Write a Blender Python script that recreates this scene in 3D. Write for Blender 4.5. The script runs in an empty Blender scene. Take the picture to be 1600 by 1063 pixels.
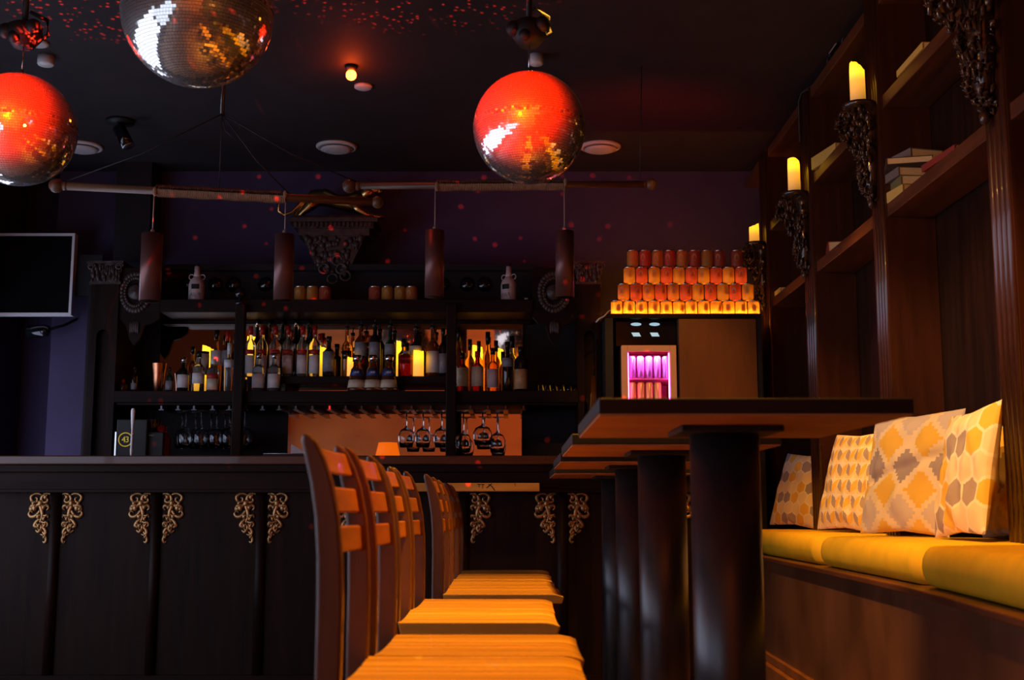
import bpy, math, random
from math import pi, sin, cos, tan, atan2, sqrt, radians
from mathutils import Vector, Matrix, noise
random.seed(7)
scene = bpy.context.scene
COL = scene.collection

# ------------------------------------------------------------------ camera, light, exposure
F, CX, CY, H = 1880.0, 800.0, 531.5, 0.80
TH = math.atan(268.5 / F)
cam_d = bpy.data.cameras.new('camera'); cam = bpy.data.objects.new('camera', cam_d); COL.objects.link(cam)
cam_d.sensor_width = 36.0; cam_d.lens = 36.0 * F / 1600.0
cam.location = (0, 0, H); cam.rotation_euler = (pi / 2 + TH, 0, 0)
cam_d.clip_start = 0.05; cam_d.clip_end = 60
cam_d.dof.use_dof = True; cam_d.dof.focus_distance = 6.2; cam_d.dof.aperture_fstop = 5.0
scene.camera = cam
vs = scene.view_settings
scene.display_settings.display_device = 'sRGB'
vs.view_transform = 'Standard'; vs.look = 'None'; vs.gamma = 1.0; vs.use_curve_mapping = False
vs.exposure = 0.0
cy = scene.cycles
cy.max_bounces = 8; cy.diffuse_bounces = 3; cy.glossy_bounces = 5; cy.transmission_bounces = 8; cy.transparent_max_bounces = 12
cy.sample_clamp_indirect = 4.0; cy.use_denoising = True; cy.caustics_reflective = False; cy.caustics_refractive = False
cy.blur_glossy = 0.5
world = bpy.data.worlds.new('night_sky'); scene.world = world; world.use_nodes = True
world.node_tree.nodes['Background'].inputs[0].default_value = (0.35, 0.45, 0.7, 1)
world.node_tree.nodes['Background'].inputs[1].default_value = 0.05

def light(name, kind, loc, target, energy, color, size=0.1, size_y=None, angle=60, blend=0.5, spread=None):
    d = bpy.data.lights.new(name, kind); o = bpy.data.objects.new(name, d); COL.objects.link(o)
    o.location = loc; d.energy = energy; d.color = color
    if target is not None:
        o.rotation_euler = (Vector(target) - Vector(loc)).to_track_quat('-Z', 'Y').to_euler()
    if kind == 'AREA':
        d.size = size
        if size_y: d.shape = 'RECTANGLE'; d.size_y = size_y
        if spread: d.spread = radians(spread)
    else:
        d.shadow_soft_size = size
    if kind == 'SPOT': d.spot_size = radians(angle); d.spot_blend = blend
    return o

WARM = (1.0, 0.42, 0.04)
# daylight outside the long window in the left wall
light('window_daylight', 'AREA', (-3.77, 4.6, 1.08), (0, 4.6, 1.08), 66, (0.66, 0.74, 1.0), 5.0, 1.85)
light('window_daylight', 'AREA', (-3.77, -0.75, 1.08), (0, -0.75, 1.08), 50, (0.66, 0.76, 1.0), 5.2, 1.85)
light('left_wall_fill', 'AREA', (-3.77, 7.95, 1.0), (0, 7.95, 1.0), 15, (0.62, 0.68, 1.0), .9, 1.9)  # added fill that brightens the left of the back wall
# warm ceiling spots over the seats, all nearer than the frame's upper edge shows
for i, (x, y, tx, ty, e, a) in enumerate([(0.25, 2.9, -0.02, 2.75, 520, 60), (0.25, 4.3, 0.0, 4.4, 480, 60), (0.2, 5.2, 0.0, 5.8, 150, 46), (1.15, 5.4, 1.55, 6.4, 230, 50), (1.1, 3.2, 1.5, 3.8, 200, 55)]):
    light('warm_ceiling_spot', 'SPOT', (x, y, 3.15), (tx, ty, 0.5), e, WARM, 0.06, angle=a, blend=0.7)
light('warm_pillow_spot', 'SPOT', (-0.1, 3.4, 3.1), (1.75, 5.0, 0.75), 420, (1.0, 0.52, 0.15), 0.06, angle=44, blend=0.6)
light('rear_wall_fill', 'SPOT', (1.3, -0.6, 2.0), (-0.9, -3.6, 1.9), 210, (1.0, 0.32, 0.05), 0.12, angle=140, blend=0.5)  # added fill: warms the unseen rear wall that the bar mirror reflects
light('rear_ceiling_fill', 'SPOT', (1.3, 0.4, 1.9), (-0.6, 0.6, 3.3), 190, (1.0, 0.32, 0.05), 0.12, angle=130, blend=0.6)  # added fill: warms the rear ceiling seen in the upper mirror
light('warm_shelf_fill', 'SPOT', (-0.5, 3.2, 2.3), (1.8, 5.3, 2.5), 80, (1.0, 0.40, 0.06), 0.05, angle=56, blend=0.8)  # added fill that brightens the books and shelf fronts
light('warm_bar_fill', 'SPOT', (0.9, 5.2, 3.15), (0.95, 7.6, 1.5), 95, (1.0, 0.40, 0.06), 0.05, angle=30, blend=0.7)  # added fill that warms the fridge and jar cabinet
light('red_spot_chair_backs', 'SPOT', (1.2, 1.4, 2.9), (-0.33, 2.6, 0.93), 120, (1.0, 0.03, 0.01), 0.04, angle=11, blend=0.6)
# red stage lamps aimed at the mirror balls
light('red_spot_right_ball', 'SPOT', (-0.75, 2.4, 3.0), (0.0774, 5.2, 2.5024), 10000, (1.0, 0.018, 0.0), 0.03, angle=9.0, blend=0.25)
light('red_spot_left_ball', 'SPOT', (-2.2, 2.2, 3.0), (-2.2093, 5.2, 2.4935), 10000, (1.0, 0.018, 0.0), 0.03, angle=9.0, blend=0.25)
# ------------------------------------------------------------------ pixel helpers (frame 1600x1063)
ct, st = cos(TH), sin(TH)
def ray(px, py):
    a = (px - CX) / F; b = (CY - py) / F
    return Vector((a, ct - b * st, st + b * ct))
def PY(px, py, Y): d = ray(px, py); t = Y / d.y; return Vector((d.x * t, Y, H + d.z * t))
def PX(px, py, X): d = ray(px, py); t = X / d.x; return Vector((X, d.y * t, H + d.z * t))
def ZY(py, Y): return PY(CX, py, Y).z
def XY(px, py, Y): return PY(px, py, Y).x

# ------------------------------------------------------------------ materials
MATS = {}
def mat(name, col, rough=0.5, metal=0.0, var=0.0, scale=8.0, stretch=None, bump=0.0, emit=None, estr=0.0, trans=0.0, ior=1.45,
        coat=0.0, col2=None, sss=0.0, alpha=None, spec=None):
    m = bpy.data.materials.new(name); m.use_nodes = True; nt = m.node_tree; b = nt.nodes['Principled BSDF']
    b.inputs['Base Color'].default_value = (*col, 1); b.inputs['Roughness'].default_value = rough; b.inputs['Metallic'].default_value = metal
    b.inputs['Transmission Weight'].default_value = trans; b.inputs['IOR'].default_value = ior; b.inputs['Coat Weight'].default_value = coat
    if spec is not None: b.inputs['Specular IOR Level'].default_value = spec
    if sss: b.inputs['Subsurface Weight'].default_value = sss; b.inputs['Subsurface Radius'].default_value = (0.03, 0.015, 0.006)
    if emit: b.inputs['Emission Color'].default_value = (*emit, 1); b.inputs['Emission Strength'].default_value = estr
    if var or col2 or bump:
        tc = nt.nodes.new('ShaderNodeTexCoord'); mp = nt.nodes.new('ShaderNodeMapping'); nt.links.new(tc.outputs['Object'], mp.inputs[0])
        mp.inputs['Scale'].default_value = stretch or (1, 1, 1)
        n = nt.nodes.new('ShaderNodeTexNoise'); n.inputs['Scale'].default_value = scale; n.inputs['Detail'].default_value = 5
        nt.links.new(mp.outputs[0], n.inputs['Vector'])
        if var or col2:
            r = nt.nodes.new('ShaderNodeValToRGB'); r.color_ramp.elements[0].position = 0.32; r.color_ramp.elements[1].position = 0.68
            c2 = col2 or tuple(c * (1 - var) for c in col)
            r.color_ramp.elements[0].color = (*c2, 1); r.color_ramp.elements[1].color = (*col, 1)
            nt.links.new(n.outputs['Fac'], r.inputs[0]); nt.links.new(r.outputs[0], b.inputs['Base Color'])
        if bump:
            bp = nt.nodes.new('ShaderNodeBump'); bp.inputs['Strength'].default_value = bump; bp.inputs['Distance'].default_value = 0.01
            nt.links.new(n.outputs['Fac'], bp.inputs['Height']); nt.links.new(bp.outputs[0], b.inputs['Normal'])
    MATS[name] = m; return m

mat('dark_wood', (0.021, 0.008, 0.0045), 0.5, var=0.6, scale=3, stretch=(6, 6, 0.6), bump=0.15, spec=0.14)
mat('dark_wood_h', (0.021, 0.008, 0.0045), 0.5, var=0.6, scale=3, stretch=(0.6, 6, 6), bump=0.15, spec=0.14)
mat('shelf_wood', (0.13, 0.042, 0.014), 0.42, var=0.5, scale=4, stretch=(5, 0.5, 5), bump=0.15)
mat('back_bar_wood', (0.018, 0.0075, 0.0055), 0.5, spec=0.14, var=0.5, scale=4, stretch=(0.7, 5, 5), bump=0.1)
mat('post_wood', (0.055, 0.017, 0.009), 0.28, var=0.4, scale=4, stretch=(6, 6, 0.5), coat=0.4)
mat('bench_wood', (0.19, 0.075, 0.030), 0.42, var=0.55, scale=2.6, stretch=(1, 1, 1), bump=0.1)
mat('counter_wood', (0.10, 0.03, 0.012), 0.3, var=0.5, scale=3, stretch=(0.5, 5, 5), coat=0.3)
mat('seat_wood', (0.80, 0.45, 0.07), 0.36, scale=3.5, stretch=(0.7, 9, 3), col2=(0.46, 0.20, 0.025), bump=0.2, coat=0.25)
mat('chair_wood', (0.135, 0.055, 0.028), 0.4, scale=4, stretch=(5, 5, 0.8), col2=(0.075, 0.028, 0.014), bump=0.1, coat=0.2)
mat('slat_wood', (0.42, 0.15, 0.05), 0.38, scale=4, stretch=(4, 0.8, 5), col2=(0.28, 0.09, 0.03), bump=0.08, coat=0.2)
mat('table_under', (0.42, 0.19, 0.07), 0.65, scale=5, stretch=(1, 1, 1), col2=(0.30, 0.12, 0.045))
mat('table_edge', (0.006, 0.006, 0.007), 0.45, spec=0.4)
mat('black_metal', (0.012, 0.013, 0.015), 0.36, metal=0.0, spec=1.0)
mat('black_matte', (0.008, 0.008, 0.009), 0.55)
mat('black_gloss', (0.006, 0.006, 0.008), 0.12, coat=0.5)
mat('purple_paint', (0.060, 0.041, 0.098), 0.8, var=0.2, scale=3, bump=0.05)
mat('ceiling_paint', (0.026, 0.018, 0.020), 0.75, var=0.3, scale=5)
mat('dark_paint', (0.010, 0.007, 0.009), 0.8)
mat('rear_paint', (0.62, 0.25, 0.07), 0.75, var=0.25, scale=2)
mat('floor_wood', (0.24, 0.11, 0.045), 0.45, var=0.5, scale=3, stretch=(6, 0.6, 1), bump=0.08)
mat('yellow_velvet', (0.86, 0.50, 0.012), 0.75, var=0.14, scale=9, bump=0.10, spec=0.3)
mat('gilt', (0.60, 0.33, 0.13), 0.38, metal=0.75, var=0.45, scale=25, bump=0.2)
mat('gold', (0.85, 0.50, 0.18), 0.25, metal=1.0, var=0.4, scale=12, bump=0.1)
mat('dark_carving', (0.055, 0.028, 0.018), 0.22, var=0.5, scale=22, bump=0.5, coat=0.5)
mat('dull_carving', (0.075, 0.050, 0.045), 0.4, var=0.6, scale=28, bump=0.5)
mat('candle_wax', (0.85, 0.62, 0.32), 0.5, sss=0.2)
mat('white_plastic', (0.75, 0.73, 0.72), 0.4)
mat('white_paint', (0.60, 0.57, 0.56), 0.5)
mat('bright_white', (0.95, 0.95, 0.95), 0.25)
mat('silver', (0.75, 0.75, 0.78), 0.22, metal=1.0)
mat('chrome_dark', (0.10, 0.10, 0.11), 0.25, metal=1.0)
mat('jar_print', (0.80, 0.50, 0.22), 0.6)
mat('chrome', (0.9, 0.9, 0.92), 0.06, metal=1.0)
mat('tv_frame', (0.85, 0.84, 0.84), 0.35)
mat('jar_glow', (1, .5, .1), .4, emit=(1.0, 0.46, 0.03), estr=230)  # emitter added inside the bottom jars
mat('jar_glow_dim', (1, .5, .1), .4, emit=(1.0, 0.36, 0.04), estr=26)
mat('mirror_glass', (0.74, 0.60, 0.52), 0.03, metal=1.0)
mat('copper', (0.80, 0.32, 0.16), 0.25, metal=1.0, var=0.3, scale=20)
mat('pendant_metal', (0.17, 0.070, 0.060), 0.38, metal=0.5)
mat('pendant_inside', (0.70, 0.55, 0.35), 0.6)
mat('bar_pole', (0.17, 0.075, 0.035), 0.4, var=0.4, scale=8, stretch=(0.5, 6, 6))
mat('rope', (0.36, 0.20, 0.11), 0.85, var=0.3, scale=40, bump=0.6)
mat('cord', (0.40, 0.28, 0.24), 0.6)
mat('dark_wire', (0.02, 0.016, 0.018), 0.6)
mat('glass', (0.95, 0.97, 0.98), 0.02, trans=1.0, ior=1.45)
mat('label_white', (0.86, 0.81, 0.78), 0.55, var=0.12, scale=40)
mat('label_cream', (0.72, 0.62, 0.44), 0.55, var=0.2, scale=40)
mat('label_pink', (0.70, 0.52, 0.50), 0.55, var=0.15, scale=50)
mat('label_orange', (0.68, 0.38, 0.16), 0.55, var=0.25, scale=50)
mat('label_red', (0.42, 0.03, 0.02), 0.4)
mat('label_blue', (0.03, 0.05, 0.20), 0.4)
mat('label_grey', (0.30, 0.31, 0.34), 0.5, var=0.3, scale=60)
mat('cap_red', (0.50, 0.02, 0.015), 0.3)
mat('cap_black', (0.01, 0.01, 0.01), 0.3)
mat('liquid_clear', (0.80, 0.82, 0.82), 0.05, trans=0.92)
mat('glass_green', (0.02, 0.05, 0.03), 0.06, trans=0.6)
mat('glass_dark', (0.012, 0.008, 0.008), 0.07, coat=0.4)
mat('liquid_amber', (0.75, 0.30, 0.05), 0.05, trans=0.85)
mat('liquid_brown', (0.22, 0.06, 0.015), 0.05, trans=0.6)
mat('liquid_red', (0.40, 0.012, 0.008), 0.07, trans=0.6)
mat('ceramic', (0.62, 0.48, 0.46), 0.45, var=0.25, scale=30)
mat('glowing_yellow', (0.85, 0.62, 0.06), 0.4, emit=(0.85, 0.62, 0.06), estr=0.22)  # weak glow put into the yellow of the sign
mat('fridge_body', (0.90, 0.50, 0.25), 0.5)
mat('plain_wood', (0.26, 0.088, 0.020), 0.5, var=0.35, scale=3, stretch=(2, 2, 0.5))
mat('lamp_shade', (0.40, 0.10, 0.01), 0.7, emit=(1.0, 0.15, 0.003), estr=0.8)
mat('paper', (0.75, 0.76, 0.82), 0.7)
mat('page', (0.80, 0.62, 0.36), 0.8, var=0.2, scale=60, stretch=(1, 1, 8))
mat('book_olive', (0.16, 0.14, 0.05), 0.6); mat('book_grey', (0.16, 0.13, 0.12), 0.6); mat('book_red', (0.22, 0.03, 0.02), 0.5)
mat('book_yellow', (0.62, 0.42, 0.10), 0.6); mat('book_dark', (0.05, 0.03, 0.025), 0.6)
mat('feather', (0.40, 0.18, 0.10), 0.8)
mat('sign_outline', (0.36, 0.26, 0.27), 0.5)
mat('red_led', (1, 0.1, 0.0), 0.4, emit=(1.0, 0.09, 0.005), estr=60)
mat('pink_led', (1, 0.2, 0.6), 0.4, emit=(1.0, 0.08, 0.55), estr=14)
mat('blue_display', (0.3, 0.5, 0.6), 0.3, emit=(0.42, 0.66, 0.78), estr=0.75)
mat('warm_tube', (1, 0.5, 0.1), 0.4, emit=(1.0, 0.42, 0.06), estr=70)
mat('core_black', (0.02, 0.02, 0.02), 0.6)

def flame_mat(name, z0, z1, strong=5.0):
    """wax candle with an LED inside: the wax glows strongest at the top (object Z)"""
    m = mat(name, (0.85, 0.60, 0.30), 0.5); nt = m.node_tree; b = nt.nodes['Principled BSDF']
    tc = nt.nodes.new('ShaderNodeTexCoord'); sp = nt.nodes.new('ShaderNodeSeparateXYZ'); mr = nt.nodes.new('ShaderNodeMapRange')
    nt.links.new(tc.outputs['Object'], sp.inputs[0]); nt.links.new(sp.outputs['Z'], mr.inputs['Value'])
    mr.inputs['From Min'].default_value = z0; mr.inputs['From Max'].default_value = z1
    r = nt.nodes.new('ShaderNodeValToRGB'); cr = r.color_ramp
    cr.elements[0].position = 0.0; cr.elements[0].color = (0.10, 0.045, 0.01, 1)
    cr.elements[1].position = 1.0; cr.elements[1].color = (1.0, 0.50, 0.02, 1)
    e = cr.elements.new(0.55); e.color = (0.55, 0.22, 0.015, 1)
    e = cr.elements.new(0.75); e.color = (1.0, 0.50, 0.01, 1)
    nt.links.new(mr.outputs[0], r.inputs[0]); nt.links.new(r.outputs[0], b.inputs['Emission Color']); b.inputs['Emission Strength'].default_value = strong
    return m
flame_mat('candle_glow', 0.0, 0.2, 2.0)
flame_mat('candle_glow_small', -0.06, 0.14, 1.6)
flame_mat('candle_shelf', -0.12, 0.22, 2.2)

# mirror tile: silvered glass with a little dust and scratches
def tile_mat():
    m = bpy.data.materials.new('mirror_tile'); m.use_nodes = True; nt = m.node_tree; nt.nodes.clear()
    out = nt.nodes.new('ShaderNodeOutputMaterial'); mix = nt.nodes.new('ShaderNodeMixShader'); mix2 = nt.nodes.new('ShaderNodeMixShader')
    a = nt.nodes.new('ShaderNodeBsdfGlossy'); a.inputs['Roughness'].default_value = 0.06; a.inputs['Color'].default_value = (0.92, 0.88, 0.82, 1)
    g = nt.nodes.new('ShaderNodeBsdfGlossy'); g.inputs['Roughness'].default_value = 0.45; g.inputs['Color'].default_value = (0.9, 0.85, 0.8, 1)
    d = nt.nodes.new('ShaderNodeBsdfDiffuse'); d.inputs['Color'].default_value = (0.55, 0.52, 0.5, 1)
    mix2.inputs[0].default_value = 0.5; nt.links.new(g.outputs[0], mix2.inputs[1]); nt.links.new(d.outputs[0], mix2.inputs[2])
    mix.inputs[0].default_value = 0.22; nt.links.new(a.outputs[0], mix.inputs[1]); nt.links.new(mix2.outputs[0], mix.inputs[2])
    nt.links.new(mix.outputs[0], out.inputs[0]); MATS['mirror_tile'] = m
tile_mat()

def jar_mat(name, col):
    """printed translucent jar wrapper that lets light through"""
    m = bpy.data.materials.new(name); m.use_nodes = True; nt = m.node_tree; nt.nodes.clear()
    out = nt.nodes.new('ShaderNodeOutputMaterial'); mix = nt.nodes.new('ShaderNodeMixShader')
    b = nt.nodes.new('ShaderNodeBsdfPrincipled'); b.inputs['Base Color'].default_value = (*col, 1); b.inputs['Roughness'].default_value = 0.35
    t = nt.nodes.new('ShaderNodeBsdfTranslucent'); t.inputs['Color'].default_value = (*col, 1)
    mix.inputs[0].default_value = 0.6; nt.links.new(b.outputs[0], mix.inputs[1]); nt.links.new(t.outputs[0], mix.inputs[2])
    nt.links.new(mix.outputs[0], out.inputs[0]); MATS[name] = m
mat('plank_wood', (0.75, 0.36, 0.06), 0.45, scale=4, stretch=(0.6, 5, 5), col2=(0.55, 0.22, 0.03))
jar_mat('jar_yellow', (0.85, 0.50, 0.10)); jar_mat('jar_red', (0.80, 0.20, 0.10)); jar_mat('jar_label', (0.9, 0.60, 0.28)); jar_mat('jar_orange', (0.85, 0.38, 0.10))

# ------------------------------------------------------------------ mesh builder
class MB:
    def __init__(s): s.v = []; s.f = []; s.m = []; s.sm = []; s.M = Matrix()
    def add(s, vs, fs, mi=0, smooth=False):
        o = len(s.v); s.v += [tuple(s.M @ Vector(v)) for v in vs]
        for f in fs: s.f.append(tuple(i + o for i in f)); s.m.append(mi); s.sm.append(smooth)
        return s
    def box(s, a, b, mi=0):
        x0, y0, z0 = a; x1, y1, z1 = b
        vs = [(x0,y0,z0),(x1,y0,z0),(x1,y1,z0),(x0,y1,z0),(x0,y0,z1),(x1,y0,z1),(x1,y1,z1),(x0,y1,z1)]
        return s.add(vs, [(0,3,2,1),(4,5,6,7),(0,1,5,4),(1,2,6,5),(2,3,7,6),(3,0,4,7)], mi)
    def lathe(s, prof, seg=24, mi=0, c=(0,0,0), smooth=True, axis='Z', sx=1.0, sy=1.0):
        vs = []; fs = []; n = len(prof)
        for r, z in prof:
            for k in range(seg):
                a = 2*pi*k/seg; p = (r*cos(a)*sx, r*sin(a)*sy, z)
                if axis == 'X': p = (p[2], p[0], p[1])
                elif axis == 'Y': p = (p[1], p[2], p[0])
                vs.append((p[0]+c[0], p[1]+c[1], p[2]+c[2]))
        for i in range(n-1):
            for k in range(seg):
                k2 = (k+1) % seg; fs.append((i*seg+k, i*seg+k2, (i+1)*seg+k2, (i+1)*seg+k))
        if prof[0][0] > 1e-6: fs.append(tuple(reversed(range(seg))))
        if prof[-1][0] > 1e-6: fs.append(tuple((n-1)*seg+k for k in range(seg)))
        return s.add(vs, fs, mi, smooth)
    def cyl(s, r, z0, z1, seg=24, mi=0, c=(0,0,0), axis='Z'): return s.lathe([(r, z0), (r, z1)], seg, mi, c, True, axis)
    def ball(s, c, r, seg=12, rings=8, mi=0, sc=(1,1,1)):
        vs = []; fs = []
        for i in range(rings+1):
            t = pi*i/rings
            for k in range(seg):
                a = 2*pi*k/seg; vs.append((c[0]+r*sc[0]*sin(t)*cos(a), c[1]+r*sc[1]*sin(t)*sin(a), c[2]-r*sc[2]*cos(t)))
        for i in range(rings):
            for k in range(seg):
                k2 = (k+1) % seg; fs.append((i*seg+k, i*seg+k2, (i+1)*seg+k2, (i+1)*seg+k))
        return s.add(vs, fs, mi, True)
    def tube(s, pts, rad, seg=8, mi=0, flat=1.0, up=None):
        pts = [Vector(p) for p in pts]; n = len(pts); rs = rad if isinstance(rad, (list, tuple)) else [rad]*n
        vs = []; fs = []; ref = Vector(up) if up else Vector((0.13, 0.21, 0.97))
        for i, p in enumerate(pts):
            t = (pts[min(i+1, n-1)] - pts[max(i-1, 0)]); t = t.normalized() if t.length > 1e-9 else Vector((0, 0, 1))
            u = ref.cross(t)
            if u.length < 1e-3: u = Vector((1, 0, 0)).cross(t)
            u.normalize(); w = t.cross(u)
            for k in range(seg):
                a = 2*pi*k/seg; vs.append(tuple(p + u*cos(a)*rs[i] + w*sin(a)*rs[i]*flat))
        for i in range(n-1):
            for k in range(seg):
                k2 = (k+1) % seg; fs.append((i*seg+k, i*seg+k2, (i+1)*seg+k2, (i+1)*seg+k))
        fs.append(tuple(reversed(range(seg)))); fs.append(tuple((n-1)*seg+k for k in range(seg)))
        return s.add(vs, fs, mi, True)
    def extrude(s, poly, a, b, plane='XZ', mi=0, smooth=False):
        n = len(poly)
        def P(p, d): return {'XZ': (p[0], d, p[1]), 'YZ': (d, p[0], p[1]), 'XY': (p[0], p[1], d)}[plane]
        vs = [P(p, a) for p in poly] + [P(p, b) for p in poly]
        fs = [tuple(range(n)), tuple(reversed(range(n, 2*n)))] + [(i, i+n, (i+1) % n + n, (i+1) % n) for i in range(n)]
        return s.add(vs, fs, mi, smooth)
    def build(s, name, mats, parent=None, loc=None, bevel=0.0, subsurf=0, flipcheck=True):
        me = bpy.data.meshes.new(name); me.from_pydata(s.v, [], s.f)
        if isinstance(mats, str): mats = [mats]
        for m in mats: me.materials.append(MATS[m])
        me.polygons.foreach_set('material_index', s.m); me.polygons.foreach_set('use_smooth', s.sm); me.update()
        if flipcheck:
            import bmesh
            bm = bmesh.new(); bm.from_mesh(me); bmesh.ops.recalc_face_normals(bm, faces=bm.faces); bm.to_mesh(me); bm.free()
        o = bpy.data.objects.new(name, me); COL.objects.link(o)
        if parent is not None: o.parent = parent
        if loc is not None: o.location = loc
        if bevel: b = o.modifiers.new('bevel', 'BEVEL'); b.width = bevel; b.segments = 2; b.limit_method = 'ANGLE'
        if subsurf: q = o.modifiers.new('subsurf', 'SUBSURF'); q.levels = subsurf; q.render_levels = subsurf
        return o

def tag(o, label=None, cat=None, group=None, kind=None):
    if label: o['label'] = label
    if cat: o['category'] = cat
    if group: o['group'] = group
    if kind: o['kind'] = kind
    return o
def thing(name, label, cat, loc=(0, 0, 0), rotz=0.0, group=None):
    o = bpy.data.objects.new(name, None); COL.objects.link(o); o.location = loc; o.rotation_euler = (0, 0, rotz)
    o.empty_display_size = 0.1
    return tag(o, label, cat, group)
def copy_tree(o, parent=None):
    c = o.copy(); COL.objects.link(c)
    if parent is not None: c.parent = parent
    for ch in list(o.children): copy_tree(ch, c)
    return c
def struct(name, mb, mats, **k): return tag(mb.build(name, mats, **k), kind='structure')
ORD = ['first', 'second', 'third', 'fourth', 'fifth', 'sixth', 'seventh', 'eighth', 'ninth', 'tenth', 'eleventh', 'twelfth']
def text(name, s, size, loc, mat_name, parent=None, rot=(pi/2, 0, 0), ext=0.0006, align='CENTER', spacing=1.0):
    c = bpy.data.curves.new(name, 'FONT'); c.body = s; c.size = size; c.extrude = ext; c.align_x = align; c.align_y = 'CENTER'
    c.resolution_u = 3; c.space_character = spacing
    t = bpy.data.objects.new('tmp', c); COL.objects.link(t)
    bpy.context.view_layer.update()
    me = bpy.data.meshes.new_from_object(t.evaluated_get(bpy.context.evaluated_depsgraph_get()))
    bpy.data.objects.remove(t); me.name = name; me.materials.clear(); me.materials.append(MATS[mat_name])
    o = bpy.data.objects.new(name, me); COL.objects.link(o); o.location = loc; o.rotation_euler = rot
    if parent is not None: o.parent = parent
    return o
# ------------------------------------------------------------------ the room
FL = -.17
YW = 8.7; ZC = ZY(268, YW); XL, XR, YR = -3.75, 1.95, -3.6
b = MB(); b.box((XL-.2, YR-.2, FL-.1), (XR+.3, YW+.6, FL)); struct('floor', b, 'floor_wood')
b = MB(); b.box((XL-.2, YR-.2, ZC), (XR+.3, YW+.6, ZC+.1)); struct('ceiling', b, 'ceiling_paint')
xa = XY(78, 560, YW)
b = MB(); b.box((xa, YW, FL), (XR+.2, YW+.12, ZC)); b.box((XL, YW+.4, FL), (xa, YW+.52, ZC)); b.box((xa-.002, YW+.1, FL), (xa+.1, YW+.42, ZC)); struct('wall_back', b, 'purple_paint')
b = MB(); b.box((XR, YR, FL), (XR+.12, YW+.1, ZC)); struct('wall_right', b, 'dark_wood')
z0, z1 = .1, 2.05; OP = [(-3.4, 1.9, z0), (2.02, 7.15, z0), (7.45, 8.45, FL)]  # third opening is added for the fill light
b = MB(); ya = YR
for y0, y1, zz in OP:
    b.box((XL-.1, ya, FL), (XL, y0, ZC)); b.box((XL-.1, y0, z1), (XL, y1, ZC)); ya = y1
    if zz > FL: b.box((XL-.1, y0, FL), (XL, y1, zz))
b.box((XL-.1, ya, FL), (XL, YW+.52, ZC)); struct('wall_left', b, 'purple_paint')
for i, (y0, y1, zz) in enumerate(OP[:2]):
    w = MB(); r = .05
    for yy in (y0, (y0+y1)/2-r/2, y1-r): w.box((XL-.09, yy, z0), (XL-.04, yy+r, z1))
    for q in (z0, z1-r): w.box((XL-.09, y0, q), (XL-.04, y1, q+r))
    struct('window_%d' % (i+1), w, 'dark_wood')
b = MB(); b.box((XL, YR-.1, FL), (XR, YR, ZC)); struct('wall_rear', b, 'rear_paint')
b = MB(); b.box((XL, YR, ZC-.06), (XR, 3.4, ZC-.001)); struct('rear_bounce_panel', b, 'rear_paint')  # added unseen panel, bounces warm light into the bar mirror
b = MB(); b.box((XY(184, 330, 8.5), 8.45, ZY(412, 8.5)), (XY(238, 330, 8.5), YW, ZC)); struct('trim_1', b, 'dark_paint')

# ------------------------------------------------------------------ bench along the right wall
RIM = [(7.56, 1.40), (6.77, 1.395), (5.5, 1.367), (4.54, 1.336), (4.0, 1.314), (3.47, 1.265), (2.8, 1.193), (1.6, 1.04)]
def rimx(y):
    for (ya, xa_), (yb, xb) in zip(RIM, RIM[1:]):
        if yb <= y <= ya: return xb + (xa_-xb)*(y-yb)/(ya-yb)
    return RIM[-1][1]
ZR = PY(0, 868, 6.77).z; ZR = H - (868-800)*6.77/F*0.985
ZT = .690
bench = thing('bench', 'long built-in dark wooden bench with a thin front ledge along the right wall', 'bench', (1.6, 4.6, 0))
def strip(mb, dx0, dx1, z0, z1, xb=None):
    ys = [7.56 - 5.96*i/34 for i in range(35)]
    vs = []
    for y in ys:
        x = rimx(y)
        vs += [(x+dx0-1.6, y-4.6, z0), (x+dx0-1.6, y-4.6, z1), ((x+dx1 if xb is None else xb)-1.6, y-4.6, z1), ((x+dx1 if xb is None else xb)-1.6, y-4.6, z0)]
    fs = []
    for i in range(34):
        for k in range(4): k2 = (k+1) % 4; fs.append((i*4+k, i*4+k2, i*4+4+k2, i*4+4+k))
    fs += [(0, 1, 2, 3), (136, 139, 138, 137)]
    mb.add(vs, fs); return mb
strip(MB(), 0.0, 0.0, 0.03, ZR-.022, xb=1.949).build('bench_front', 'bench_wood', bench)
strip(MB(), -.035, 0.0, ZR-.022, ZR, xb=1.949).build('seat_board', 'shelf_wood', bench, bevel=.004)
strip(MB(), -.05, 0.02, FL, 0.002, xb=1.949).build('plinth_step', 'plain_wood', bench, bevel=.004)
strip(MB(), -.022, 0.02, 0.003, 0.045).build('base_strip', 'plain_wood', bench, bevel=.004)

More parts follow.
